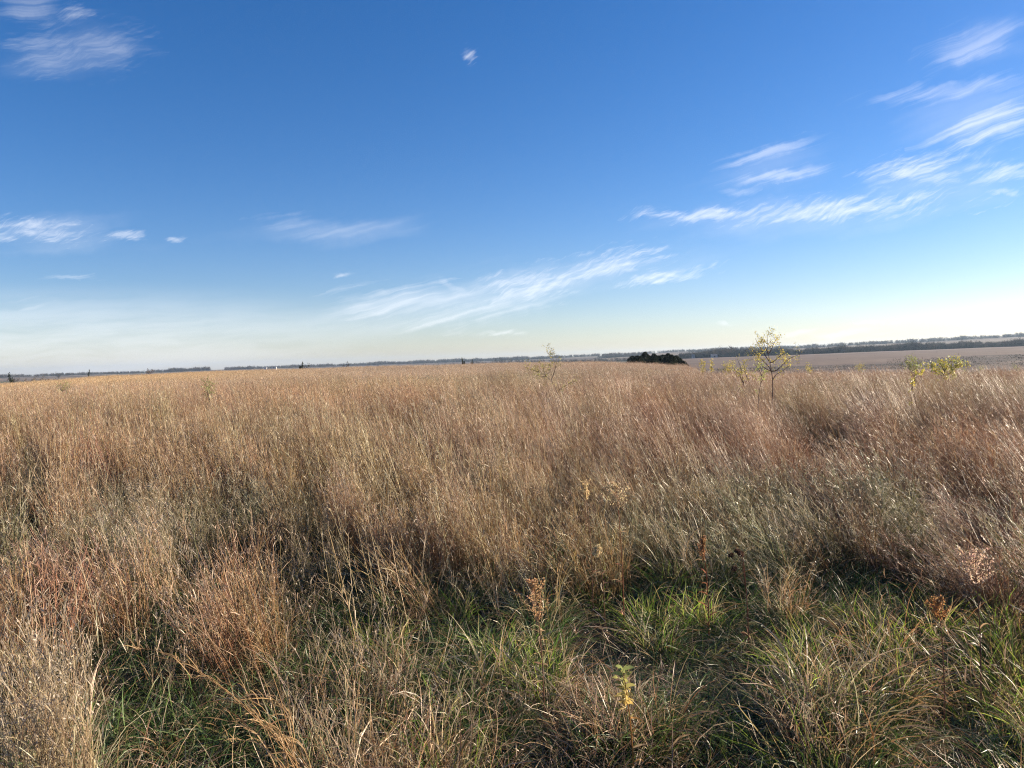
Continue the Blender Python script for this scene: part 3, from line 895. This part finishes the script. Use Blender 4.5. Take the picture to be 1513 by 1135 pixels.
for i, ((px, py), lb) in enumerate(zip(ced_px, names)):
    dist = 150 + R.uniform(-4, 6) - (3 if i > 12 else 0)
    p = at(px, py, dist); gz = float(height(p[0], p[1])) - .1
    tm, cm = CED[i % 3 if i != 9 else 2]
    h0 = (4.0, 3.6, 4.2)[i % 3 if i != 9 else 2]
    s = (p[2] - gz) / h0
    o = empty('cedar_tree', (p[0], p[1], gz), R.uniform(0, 6)); o.scale = (max(s, .75) * 1.7, max(s, .75) * 1.7, s * (1.04, 1.0, .97, 1.08, .96)[i % 5])
    link('trunk', tm, o); link('foliage', cm, o)
    tag(o, lb, 'tree', 'dark cedars behind the field edge')


# ------------------------------------------------------------------ far trees and woods
def bare_tree(h, w, nl, cols, leaf=.5, limbs=9, hi=.25):
    a, c = Acc(), Acc()
    bk = np.array([.12, .10, .085])
    tubes(a, polyline([(0, 0, -.5), (.1, 0, h * .3), (0, .1, h * .62)], 7)[None], np.linspace(h * .022, h * .010, 7)[None], bk[None], 6)
    n = limbs
    b0 = np.stack([np.zeros(n), np.zeros(n), R.uniform(.2, .6, n) * h], -1)
    Q = curves(n, 6, b0, R.uniform(0, 6.283, n), R.uniform(.35, 1.0, n) * w / h * 1.1, R.uniform(-.4, .3, n), R.uniform(.35, .6, n) * h, 0, .4)
    tubes(a, Q, np.linspace(h * .009, h * .002, 7)[None] * np.ones((n, 1)), np.repeat(bk[None], n, 0), 4)
    m = n * 8
    ii = R.integers(0, n, m); ik = R.integers(2, 7, m)
    T = curves(m, 3, Q[ii, ik], R.uniform(0, 6.283, m), R.uniform(.1, 1.1, m), R.uniform(-.3, .5, m), R.uniform(.10, .2, m) * h, 0, .4)
    tubes(a, T, np.linspace(h * .0035, h * .001, 4)[None] * np.ones((m, 1)), np.repeat(bk[None], m, 0), 3)
    jj = R.integers(0, m, nl); jk = R.integers(1, 4, nl)
    pos = T[jj, jk] + R.normal(0, w * .05, (nl, 3))
    leaves(c, pos, leaf, pick(cols, nl, .2) * .6, 1.7, .4)
    return a, c


def far_trees():
    kinds = [([(.13, .115, .09, 3), (.17, .14, .10, 1), (.10, .10, .07, 2)], 10, 9, 260, .65),
             ([(.11, .105, .08, 3), (.15, .125, .09, 1)], 12, 10, 130, .55),
             ([(.20, .13, .085, 3), (.15, .11, .075, 2)], 8, 9, 300, .7),
             ([(.05, .065, .04, 3), (.06, .07, .045, 1)], 7, 5, 330, .75)]
    out = []
    for cols, h, w, nl, lf in kinds:
        a, c = bare_tree(h, w, nl, cols, lf)
        out.append((a, c, h))
    return out


FT = far_trees()
FT_MESH = [(a.mesh('trunk', M_BARK), c.mesh('crown', M_FAR), h) for a, c, h in FT]
wood_protos = []
for a, c, h in FT:
    u = Acc(); u.v = a.v + [v for v in c.v]; u.c = a.c + c.c
    u.q = list(a.q) + [q + a.n for q in c.q]; u.n = a.n + c.n
    nb_ = 150
    pp = np.stack([R.normal(0, 2.4, nb_), R.normal(0, 2.4, nb_), R.uniform(0, .45, nb_) * h], -1)
    leaves(u, pp, 1.0, pick([(.07, .062, .045, 3), (.05, .052, .035, 2)], nb_, .2), 1.7, .4)
    wood_protos.append(bpy.data.objects.new('wood_tree', u.mesh('wood_tree', M_FARI)))


def wood(name, rows, label, cat='wood'):
    """bands of trees: (az0, az1, r0, r1, count, height scale, mix)"""
    X, Y, S, I = [], [], [], []
    for a0, a1, r0, r1, n, s, mix in rows:
        az = np.radians(R.uniform(a0, a1, n)); r = R.uniform(r0, r1, n)
        X.append(r * np.sin(az)); Y.append(r * np.cos(az))
        S.append(s * R.uniform(.7, 1.15, n) * (.75 + .5 * vnoise(np.degrees(az) * 10, r * 0, 6)))
        I.append(R.choice(4, n, p=np.array(mix) / sum(mix)))
    x, y, s, i = map(np.concatenate, (X, Y, S, I))
    n = len(x)
    rot = np.stack([0 * x, 0 * x, R.uniform(0, 6.28, n)], -1)
    t = np.ones((n, 3)) * R.uniform(.75, 1.25, (n, 1))
    scatter(name, wood_protos, np.stack([x, y, height(x, y) - .3], -1), rot, np.stack([s * 1.15, s * 1.15, s], -1), i, t, label, cat)


wood('valley_wood', [(12.3, 20, 1190, 1330, 700, 1.0, (5, 3, 1, 2)), (19, 28, 1200, 1340, 720, .92, (5, 3, 1, 1)), (27, 40, 1200, 1340, 800, .80, (5, 3, 1, 1)),
                     (15.5, 20.5, 1180, 1200, 45, .8, (0, 0, 0, 1)), (40, 60, 1200, 1340, 200, .8, (5, 3, 1, 1))],
     'dark blue-grey band of leafless woodland along the right valley edge')
wood('ridge_wood', [(13, 26, 2550, 2950, 520, 1.0, (5, 3, 1, 1)), (25, 40, 2600, 3000, 640, .95, (5, 3, 1, 1)), (3, 13.5, 3050, 3350, 330, 1.0, (5, 3, 1, 1)), (40, 58, 2600, 3000, 100, 1, (5, 3, 1, 1))],
     'pale hazy line of trees along the farthest ridge at right')
wood('middle_wood', [(3.0, 9.5, 1480, 1600, 150, .75, (3, 2, 1, 2)), (6.5, 10.0, 2280, 2400, 110, 1.15, (3, 4, 1, 0)), (-3, 4, 2000, 2150, 70, .8, (4, 2, 1, 1))],
     'thin rows of trees between pale fields right of centre')
wood('horizon_wood', [(-45, -33.5, 3100, 3400, 420, .9, (4, 2, 1, 1)), (-34, -24, 3050, 3350, 560, .85, (4, 2, 1, 1)), (-24, -21.4, 3000, 3300, 180, 1.15, (4, 2, 1, 1)),
                      (-20.4, -10, 3000, 3300, 650, .95, (4, 2, 1, 1)), (-10, 3.5, 3000, 3400, 850, 1.15, (4, 2, 1, 1)), (-33, -22, 1400, 1500, 30, .55, (1, 1, 1, 3)), (-14, -4, 1900, 2000, 40, .6, (1, 1, 1, 2))],
     'low dark line of trees along the left horizon')


wood('valley_scrub', [(12.5, 27, 505, 600, 1500, .075, (2, 0, 3, 1)), (26, 42, 505, 720, 2300, .08, (2, 0, 3, 1)), (14, 40, 620, 1100, 30, .10, (0, 0, 1, 2))],
     'dark low scrub speckling the valley side at right', 'scrub')


def lone_tree(px, py_top, dist, kind, label, h=None, name='bare_tree'):
    p = at(px, py_top, dist)
    gz = float(height(p[0], p[1])) - .3
    tm, cm, h0 = FT_MESH[kind]
    s = max((p[2] - gz) / h0, .15)
    o = empty(name, (p[0], p[1], gz), R.uniform(0, 6)); o.scale = (s * .45, s * .45, s) if kind == 3 else (s, s, s)
    link('trunk', tm, o); link('crown', cm, o)
    tag(o, label, 'tree', 'single trees standing out along the skyline')


for px, py, d, k, lb, nm in (
        (1060, 510.5, 1230, 1, 'tall bare tree with wide open crown above the dark wood, right of the cedars', 'bare_tree'),
        (1078, 513.5, 1240, 2, 'round russet-brown tree in the dark wood right of the tall bare one', 'brown_tree'),
        (1085, 514.5, 1245, 2, 'second russet-brown tree, right of the round one', 'brown_tree'),
        (1095, 512.5, 1240, 1, 'bare tree between the russet trees and the tallest sapling', 'bare_tree'),
        (1268, 506.0, 1240, 1, 'spindly bare tree poking above the middle of the valley wood', 'bare_tree'),
        (1330, 503.5, 2700, 1, 'pair-like bare tree on the far ridge where the wood meets it', 'bare_tree'),
        (1399, 500.5, 2700, 1, 'thin bare tree on the far ridge above the large bush', 'bare_tree'),
        (1471, 497.5, 2700, 1, 'rounded bare tree on the ridge near the right edge', 'bare_tree'),
        (1505, 494.0, 2600, 1, 'tallest bare tree on the ridge at the right edge', 'bare_tree'),
        (684.5, 533.2, 165, 3, 'small dark cone-shaped cedar on the horizon near the centre', 'cedar_tree'),
        (697, 535.2, 165, 3, 'tiny dark bush on the horizon right of the cone-shaped cedar', 'cedar_tree'),
        (733, 529.5, 1400, 1, 'bare tree left of a cluster on the horizon at centre', 'bare_tree'),
        (741, 529.5, 1400, 0, 'fuller tree in the cluster on the horizon at centre', 'bare_tree'),
        (753, 528.8, 1400, 1, 'rightmost tree of the cluster on the horizon at centre', 'bare_tree'),
        (795, 531.5, 1200, 0, 'grey tree on the horizon left of the leaning sapling', 'bare_tree'),
        (445, 540.0, 190, 3, 'dark round tree on the left horizon', 'cedar_tree'),
        (452, 539.8, 190, 0, 'brown tree beside the dark round one on the left horizon', 'brown_tree'),
        (514, 538.0, 230, 0, 'dark tree at the start of a low tree line left of centre', 'bare_tree'),
        (86, 551.0, 1500, 0, 'tree standing above the tree line near the left edge', 'bare_tree'),
        (21, 553.0, 2400, 1, 'small hazy tree above the tree line at the left edge', 'bare_tree'),
        (131, 550.0, 1100, 3, 'dark pointed tree on the left skyline behind golden grass', 'cedar_tree'),
        (222, 546.8, 1100, 2, 'reddish tree mound on the left skyline', 'brown_tree'),
        (45, 554.5, 260, 1, 'young bare tree in the low field near the left edge', 'bare_tree'),
        (57, 554.0, 262, 1, 'young bare tree right of its twin in the low left field', 'bare_tree'),
        (16.5, 559.5, 230, 3, 'tiny dark cedar in the low field at the left edge', 'cedar_tree'),
        (975, 517.0, 2400, 1, 'bare tree on the pale hill behind the cedars', 'bare_tree'),
        (901, 521.0, 2350, 1, 'bare tree in the row on the hill left of the cedars', 'bare_tree')):
    lone_tree(px, py, d, k, lb, name=nm)


# ------------------------------------------------------------------ far farm buildings
def plain(name, col, rough=.7):
    m, nt, out = new_mat(name)
    N = nt.nodes
    p = N.new('ShaderNodeBsdfPrincipled'); p.inputs['Roughness'].default_value = rough
    no = N.new('ShaderNodeTexNoise'); no.inputs['Scale'].default_value = .8
    rp = N.new('ShaderNodeMix'); rp.data_type = 'RGBA'
    rp.inputs[6].default_value = (*[c * .85 for c in col], 1); rp.inputs[7].default_value = (*col, 1)
    L(nt, no.outputs['Fac'], rp.inputs[0]); L(nt, rp.outputs[2], p.inputs['Base Color']); L(nt, p.outputs[0], out.inputs[0])
    return m


M_WALL, M_ROOF, M_DARK = plain('white_wall', (.42, .41, .40)), plain('grey_roof', (.18, .17, .17)), plain('door_paint', (.08, .07, .06))


def prism(name, faces, verts, mat, parent):
    me = bpy.data.meshes.new(name); me.from_pydata(verts, [], faces); me.materials.append(mat); me.update()
    return link(name, me, parent)


def boxm(name, x0, x1, y0, y1, z0, z1, mat, parent):
    v = [(x0, y0, z0), (x1, y0, z0), (x1, y1, z0), (x0, y1, z0), (x0, y0, z1), (x1, y0, z1), (x1, y1, z1), (x0, y1, z1)]
    return prism(name, [(0, 3, 2, 1), (4, 5, 6, 7), (0, 1, 5, 4), (1, 2, 6, 5), (2, 3, 7, 6), (3, 0, 4, 7)], v, mat, parent)


def barn(px, py, dist, w, dp, h, label):
    p = at(px, py, dist)
    gz = float(height(p[0], p[1]))
    z0 = max(gz, p[2] - h)
    o = empty('farm_building', (p[0], p[1], gz))
    b = z0 - gz - .2 if z0 - gz > 1 else -.2
    boxm('wall', -w / 2, w / 2, -dp / 2, dp / 2, -.3, h * .62 + max(b, 0), M_WALL, o)
    t = h * .62 + max(b, 0)
    v = [(-w / 2 - .4, -dp / 2 - .4, t + .003), (w / 2 + .4, -dp / 2 - .4, t + .003), (w / 2 + .4, dp / 2 + .4, t + .003), (-w / 2 - .4, dp / 2 + .4, t + .003), (-w / 2 - .4, 0, t + h * .38), (w / 2 + .4, 0, t + h * .38)]
    prism('roof', [(0, 3, 2, 1), (0, 1, 5, 4), (2, 3, 4, 5), (1, 2, 5), (3, 0, 4)], v, M_ROOF, o)
    boxm('door', -w * .12, w * .12, -dp / 2 - .06, -dp / 2 - .003, t - h * .5, t - h * .1, M_DARK, o)
    tag(o, label, 'building', 'white farm buildings far away')


barn(392, 542.2, 2450, 9, 8, 6, 'left one of two tiny white farm buildings on the left horizon')
barn(405, 541.6, 2450, 14, 8, 5.5, 'right, wider one of two tiny white farm buildings on the left horizon')
barn(1055, 526.5, 1180, 9, 6, 5, 'pale low shed at the foot of the dark wood right of the cedars')
barn(1024, 524.8, 1185, 3.5, 4, 6, 'tiny white hut in the dark wood close to the cedars')

# ------------------------------------------------------------------ haze
hm_ = bpy.data.meshes.new('haze')
hv = [(x, y, z) for z in (-20, 75) for y in (-9100, 9100) for x in (-9100, 9100)]
hm_.from_pydata(hv, [], [(0, 2, 3, 1), (4, 5, 7, 6), (0, 1, 5, 4), (1, 3, 7, 5), (3, 2, 6, 7), (2, 0, 4, 6)]); hm_.update()
mz, nt, out = new_mat('haze')
pv = nt.nodes.new('ShaderNodeVolumePrincipled')
pv.inputs['Color'].default_value = (.55, .75, 1.0, 1)
pv.inputs['Density'].default_value = 7e-5
pv.inputs['Anisotropy'].default_value = .3
L(nt, pv.outputs[0], out.inputs['Volume'])
hm_.materials.append(mz)
tag(link('haze', hm_), kind='stuff')

# ------------------------------------------------------------------ sun and sky
SUN_AZ, SUN_EL = 71.0, 17.5        # degrees to the right of the view, above the horizon
sd = bpy.data.lights.new('sun', 'SUN'); sd.energy = 5.0; sd.angle = rad(.53); sd.color = (1.0, .85, .66)
so = link('sun', sd)
sv = Vector((math.sin(rad(SUN_AZ)) * math.cos(rad(SUN_EL)), math.cos(rad(SUN_AZ)) * math.cos(rad(SUN_EL)), math.sin(rad(SUN_EL))))
so.rotation_euler = sv.to_track_quat('Z', 'Y').to_euler()
so.location = (30, 10, 30)

w = bpy.data.worlds.new('World'); SC.world = w; w.use_nodes = True
nt = w.node_tree; nt.nodes.clear(); N = nt.nodes
out = N.new('ShaderNodeOutputWorld'); bg = N.new('ShaderNodeBackground')
sky = N.new('ShaderNodeTexSky'); sky.sky_type = 'NISHITA'; sky.sun_disc = False
sky.sun_elevation = rad(SUN_EL); sky.sun_rotation = rad(SUN_AZ)
sky.altitude = 400; sky.air_density = 1.0; sky.dust_density = .3; sky.ozone_density = 3.0
tc = N.new('ShaderNodeTexCoord')
L(nt, tc.outputs['Generated'], sky.inputs[0])
sep = N.new('ShaderNodeSeparateXYZ'); L(nt, tc.outputs['Generated'], sep.inputs[0])


def math_(op, a, b=None, clamp=False):
    m = N.new('ShaderNodeMath'); m.operation = op; m.use_clamp = clamp
    for i, q in enumerate((a, b)):
        if q is None: continue
        if isinstance(q, (int, float)): m.inputs[i].default_value = q
        else: L(nt, q, m.inputs[i])
    return m.outputs[0]


DEG = 180 / math.pi
azn = math_('MULTIPLY', math_('ARCTAN2', sep.outputs[0], sep.outputs[1]), DEG)
eln = math_('MULTIPLY', math_('ARCSINE', sep.outputs[2]), DEG)
cmb = N.new('ShaderNodeCombineXYZ'); L(nt, azn, cmb.inputs[0]); L(nt, eln, cmb.inputs[1])
AE = cmb.outputs[0]                      # azimuth and elevation in degrees


def noise(vec, scale, detail=5, rough=.55, dist=0.0, w_=0.0):
    n = N.new('ShaderNodeTexNoise'); n.inputs['Scale'].default_value = scale; n.inputs['Detail'].default_value = detail
    n.inputs['Roughness'].default_value = rough; n.inputs['Distortion'].default_value = dist
    L(nt, vec, n.inputs['Vector']); return n


def mapping(vec, loc=(0, 0, 0), rz=0.0, sc=(1, 1, 1), typ='TEXTURE'):
    m = N.new('ShaderNodeMapping'); m.vector_type = typ
    m.inputs['Location'].default_value = loc; m.inputs['Rotation'].default_value = (0, 0, rz); m.inputs['Scale'].default_value = sc
    L(nt, vec, m.inputs['Vector']); return m.outputs[0]


# warp the coordinates so cloud edges curl
wn = noise(AE, .35, 3, .5)
wv = N.new('ShaderNodeVectorMath'); wv.operation = 'MULTIPLY_ADD'
L(nt, wn.outputs['Color'], wv.inputs[0]); wv.inputs[1].default_value = (2.0, .8, 0); L(nt, AE, wv.inputs[2])
off = N.new('ShaderNodeVectorMath'); off.operation = 'ADD'; off.inputs[1].default_value = (-1.0, -.4, 0); L(nt, wv.outputs[0], off.inputs[0])
AEw = off.outputs[0]
streak = noise(mapping(AEw, rz=rad(14), sc=(9.0, .45, 1)), 1.0, 8, .55, .1).outputs['Fac']
c1 = noise(mapping(AEw, rz=rad(27), sc=(1.9, .28, 1)), 1.0, 8, .62, .3).outputs['Fac']
c2 = noise(mapping(AEw, rz=rad(8), sc=(4.5, .6, 1)), 1.0, 7, .58, .3).outputs['Fac']
cm = N.new('ShaderNodeMix'); cm.inputs[0].default_value = .5; L(nt, c1, cm.inputs[2]); L(nt, c2, cm.inputs[3])
curls = cm.outputs[0]


def azel(px, py):
    d = ROT @ np.array([(px - 756.5) / F, -(py - 567.5) / F, -1.0]); d /= np.linalg.norm(d)
    return math.degrees(math.atan2(d[0], d[1])), math.degrees(math.asin(d[2]))


def cloud_sum(specs):
    """envelope and opacity of a set of clouds given by the two ends, half thickness and opacity"""
    env = opa = None
    for (x0, y0, x1, y1, th, amp) in specs:
        a, b = azel(x0, y0), azel(x1, y1)
        cx, cy = (a[0] + b[0]) / 2, (a[1] + b[1]) / 2
        ln = math.hypot(b[0] - a[0], b[1] - a[1]) / 2 * 1.18
        ang = math.atan2(b[1] - a[1], b[0] - a[0])
        v = mapping(AEw2, (cx, cy, 0), ang, (ln, th * .0504 * 1.35, 1))
        dn = N.new('ShaderNodeVectorMath'); dn.operation = 'LENGTH'; L(nt, v, dn.inputs[0])
        e = ramp(dn.outputs['Value'], 1.30, .10)
        o_ = math_('MULTIPLY', e, amp)
        env = e if env is None else math_('MAXIMUM', env, e)
        opa = o_ if opa is None else math_('MAXIMUM', opa, o_)
    return env, math_('DIVIDE', opa, math_('MAXIMUM', env, .001))


def ramp(v, a, b, lo=0.0, hi=1.0):
    m = N.new('ShaderNodeMapRange'); m.interpolation_type = 'SMOOTHSTEP'
    m.inputs[1].default_value = a; m.inputs[2].default_value = b; m.inputs[3].default_value = lo; m.inputs[4].default_value = hi
    L(nt, v, m.inputs[0]); return m.outputs[0]


wn2 = noise(AE, 1.1, 4, .55)
wv2 = N.new('ShaderNodeVectorMath'); wv2.operation = 'MULTIPLY_ADD'
L(nt, wn.outputs['Color'], wv2.inputs[0]); wv2.inputs[1].default_value = (1.8, 1.1, 0)
wv3 = N.new('ShaderNodeVectorMath'); wv3.operation = 'MULTIPLY_ADD'; L(nt, wn2.outputs['Color'], wv3.inputs[0]); wv3.inputs[1].default_value = (.9, .7, 0)
L(nt, AE, wv3.inputs[2]); L(nt, wv3.outputs[0], wv2.inputs[2])
off2 = N.new('ShaderNodeVectorMath'); off2.operation = 'ADD'; off2.inputs[1].default_value = (-1.35, -.9, 0); L(nt, wv2.outputs[0], off2.inputs[0])
AEw2 = off2.outputs[0]

S_, SO = cloud_sum([(1370, 90, 1512, 35, 17, .45), (1385, 92, 1505, 62, 9, .6), (1290, 147, 1530, 118, 9, .5), (1380, 210, 1560, 155, 20, 1.0),
                (1070, 243, 1207, 205, 8, .6), (1085, 272, 1215, 248, 7, .75), (1062, 288, 1112, 283, 6, .5),
                (560, 470, 740, 425, 12, .6), (470, 462, 665, 432, 20, .75), (560, 488, 810, 443, 14, .7), (680, 494, 782, 490, 4, .8), (640, 410, 700, 440, 6, .5),
                (370, 334, 470, 320, 9, .32), (400, 345, 600, 330, 9, .22), (60, 413, 150, 411, 4, .6), (490, 406, 522, 406, 3, .6),
                (-40, 455, 195, 460, 14, .5), (1258, 478, 1314, 476, 2.5, .9), (1120, 496, 1300, 492, 6, .55), (0, 8, 80, -8, 14, .35),
                (1280, 275, 1330, 262, 5, .5), (340, 500, 420, 490, 8, .4)])
V_, VO = cloud_sum([(430, 478, 840, 430, 34, .34), (1330, 190, 1560, 150, 34, .20), (1380, 80, 1530, 40, 24, .14), (1260, 285, 1530, 250, 30, .20), (950, 330, 1420, 305, 26, .20),
                   (-60, 345, 200, 345, 24, .20), (350, 345, 620, 330, 20, .18), (0, 90, 220, 65, 36, .12), (1050, 270, 1230, 225, 30, .18), (640, 430, 1060, 380, 30, .22)])
P_, PO = cloud_sum([(1278, 264, 1420, 232, 17, .85), (1340, 268, 1430, 262, 9, .8), (1420, 250, 1480, 225, 9, .5), (1428, 258, 1530, 250, 12, .85), (1460, 281, 1506, 279, 4, .8),
                (945, 317, 1150, 317, 9, .85), (1060, 321, 1400, 297, 14, 1.0), (1120, 316, 1330, 306, 11, 1.0), (690, 440, 880, 405, 22, .9), (820, 408, 985, 372, 18, .95),
                (898, 425, 1056, 394, 8, .95), (15, 82, 120, 60, 30, .27), (90, 84, 215, 62, 24, .24), (80, 12, 145, 20, 9, .45), (680, 77, 706, 88, 8, .7),
                (-30, 335, 138, 346, 12, .9), (-30, 352, 30, 352, 7, .7), (162, 345, 212, 352, 7, .75), (244, 351, 274, 350, 3.5, .7),
                (440, 485, 470, 482, 7, .35), (1062, 477, 1086, 478, 3, .7)])


def wisps(env, opa, n, k, lo, hi):
    v = math_('ADD', math_('MULTIPLY', env, 1.5), math_('MULTIPLY', math_('SUBTRACT', n, .5), k))
    return math_('MULTIPLY', ramp(v, lo, hi), opa)


sA = wisps(S_, SO, streak, 5.0, .10, 2.9)
pA = wisps(P_, PO, curls, 7.5, .20, 2.8)
soft = noise(mapping(AEw, rz=rad(12), sc=(14, 1.6, 1)), 1.0, 5, .5, .1).outputs['Fac']
vA = wisps(V_, VO, soft, 3.0, .25, 2.1)
# a thin veil low in the sky on the left
vm = mapping(AE, (azel(150, 520)[0] - 6, 1.2, 0), rad(2), (30, 4.6, 1))
vd = N.new('ShaderNodeVectorMath'); vd.operation = 'LENGTH'; L(nt, vm, vd.inputs[0])
veil = math_('MULTIPLY', ramp(vd.outputs['Value'], 1.05, .30, 0, .55), ramp(noise(mapping(AEw, rz=rad(3), sc=(9, 1.1, 1)), 1, 5, .55).outputs['Fac'], .25, .62, .35, 1))
alpha = math_('MAXIMUM', math_('MAXIMUM', sA, pA), veil)
alpha = math_('SUBTRACT', 1.0, math_('MULTIPLY', math_('SUBTRACT', 1.0, alpha), math_('SUBTRACT', 1.0, vA)))
alpha = math_('MULTIPLY', alpha, .93, True)

hsv = N.new('ShaderNodeHueSaturation'); hsv.inputs['Saturation'].default_value = 1.28; hsv.inputs['Value'].default_value = 1.0
wb = N.new('ShaderNodeVectorMath'); wb.operation = 'MULTIPLY'; wb.inputs[1].default_value = (1.02, .955, 1.08)
L(nt, sky.outputs[0], wb.inputs[0]); L(nt, wb.outputs[0], hsv.inputs['Color'])
mixc = N.new('ShaderNodeMix'); mixc.data_type = 'RGBA'
L(nt, alpha, mixc.inputs[0]); L(nt, hsv.outputs[0], mixc.inputs[6])
# cloud brightness follows the sky behind it
cl = N.new('ShaderNodeMix'); cl.data_type = 'RGBA'; cl.inputs[0].default_value = .30
cl.inputs[6].default_value = (8.4, 8.5, 8.9, 1); L(nt, hsv.outputs[0], cl.inputs[7])
L(nt, cl.outputs[2], mixc.inputs[7])
L(nt, mixc.outputs[2], bg.inputs['Color']); bg.inputs['Strength'].default_value = .054
L(nt, bg.outputs[0], out.inputs[0])
w.cycles.sampling_method = 'MANUAL'; w.cycles.sample_map_resolution = 512

vs = SC.view_settings
SC.display_settings.display_device = 'sRGB'
vs.view_transform = 'Standard'; vs.look = 'None'; vs.exposure = 1.45; vs.gamma = 1.0
cy = SC.cycles
SC.render.engine = 'CYCLES'
cy.filter_width = 1.15; cy.max_bounces = 6; cy.diffuse_bounces = 1; cy.glossy_bounces = 2; cy.transmission_bounces = 4; cy.volume_bounces = 0; cy.transparent_max_bounces = 8

cy.use_denoising = True; cy.denoiser = 'OPENIMAGEDENOISE'; cy.denoising_input_passes = 'RGB_ALBEDO_NORMAL'; cy.denoising_prefilter = 'NONE'
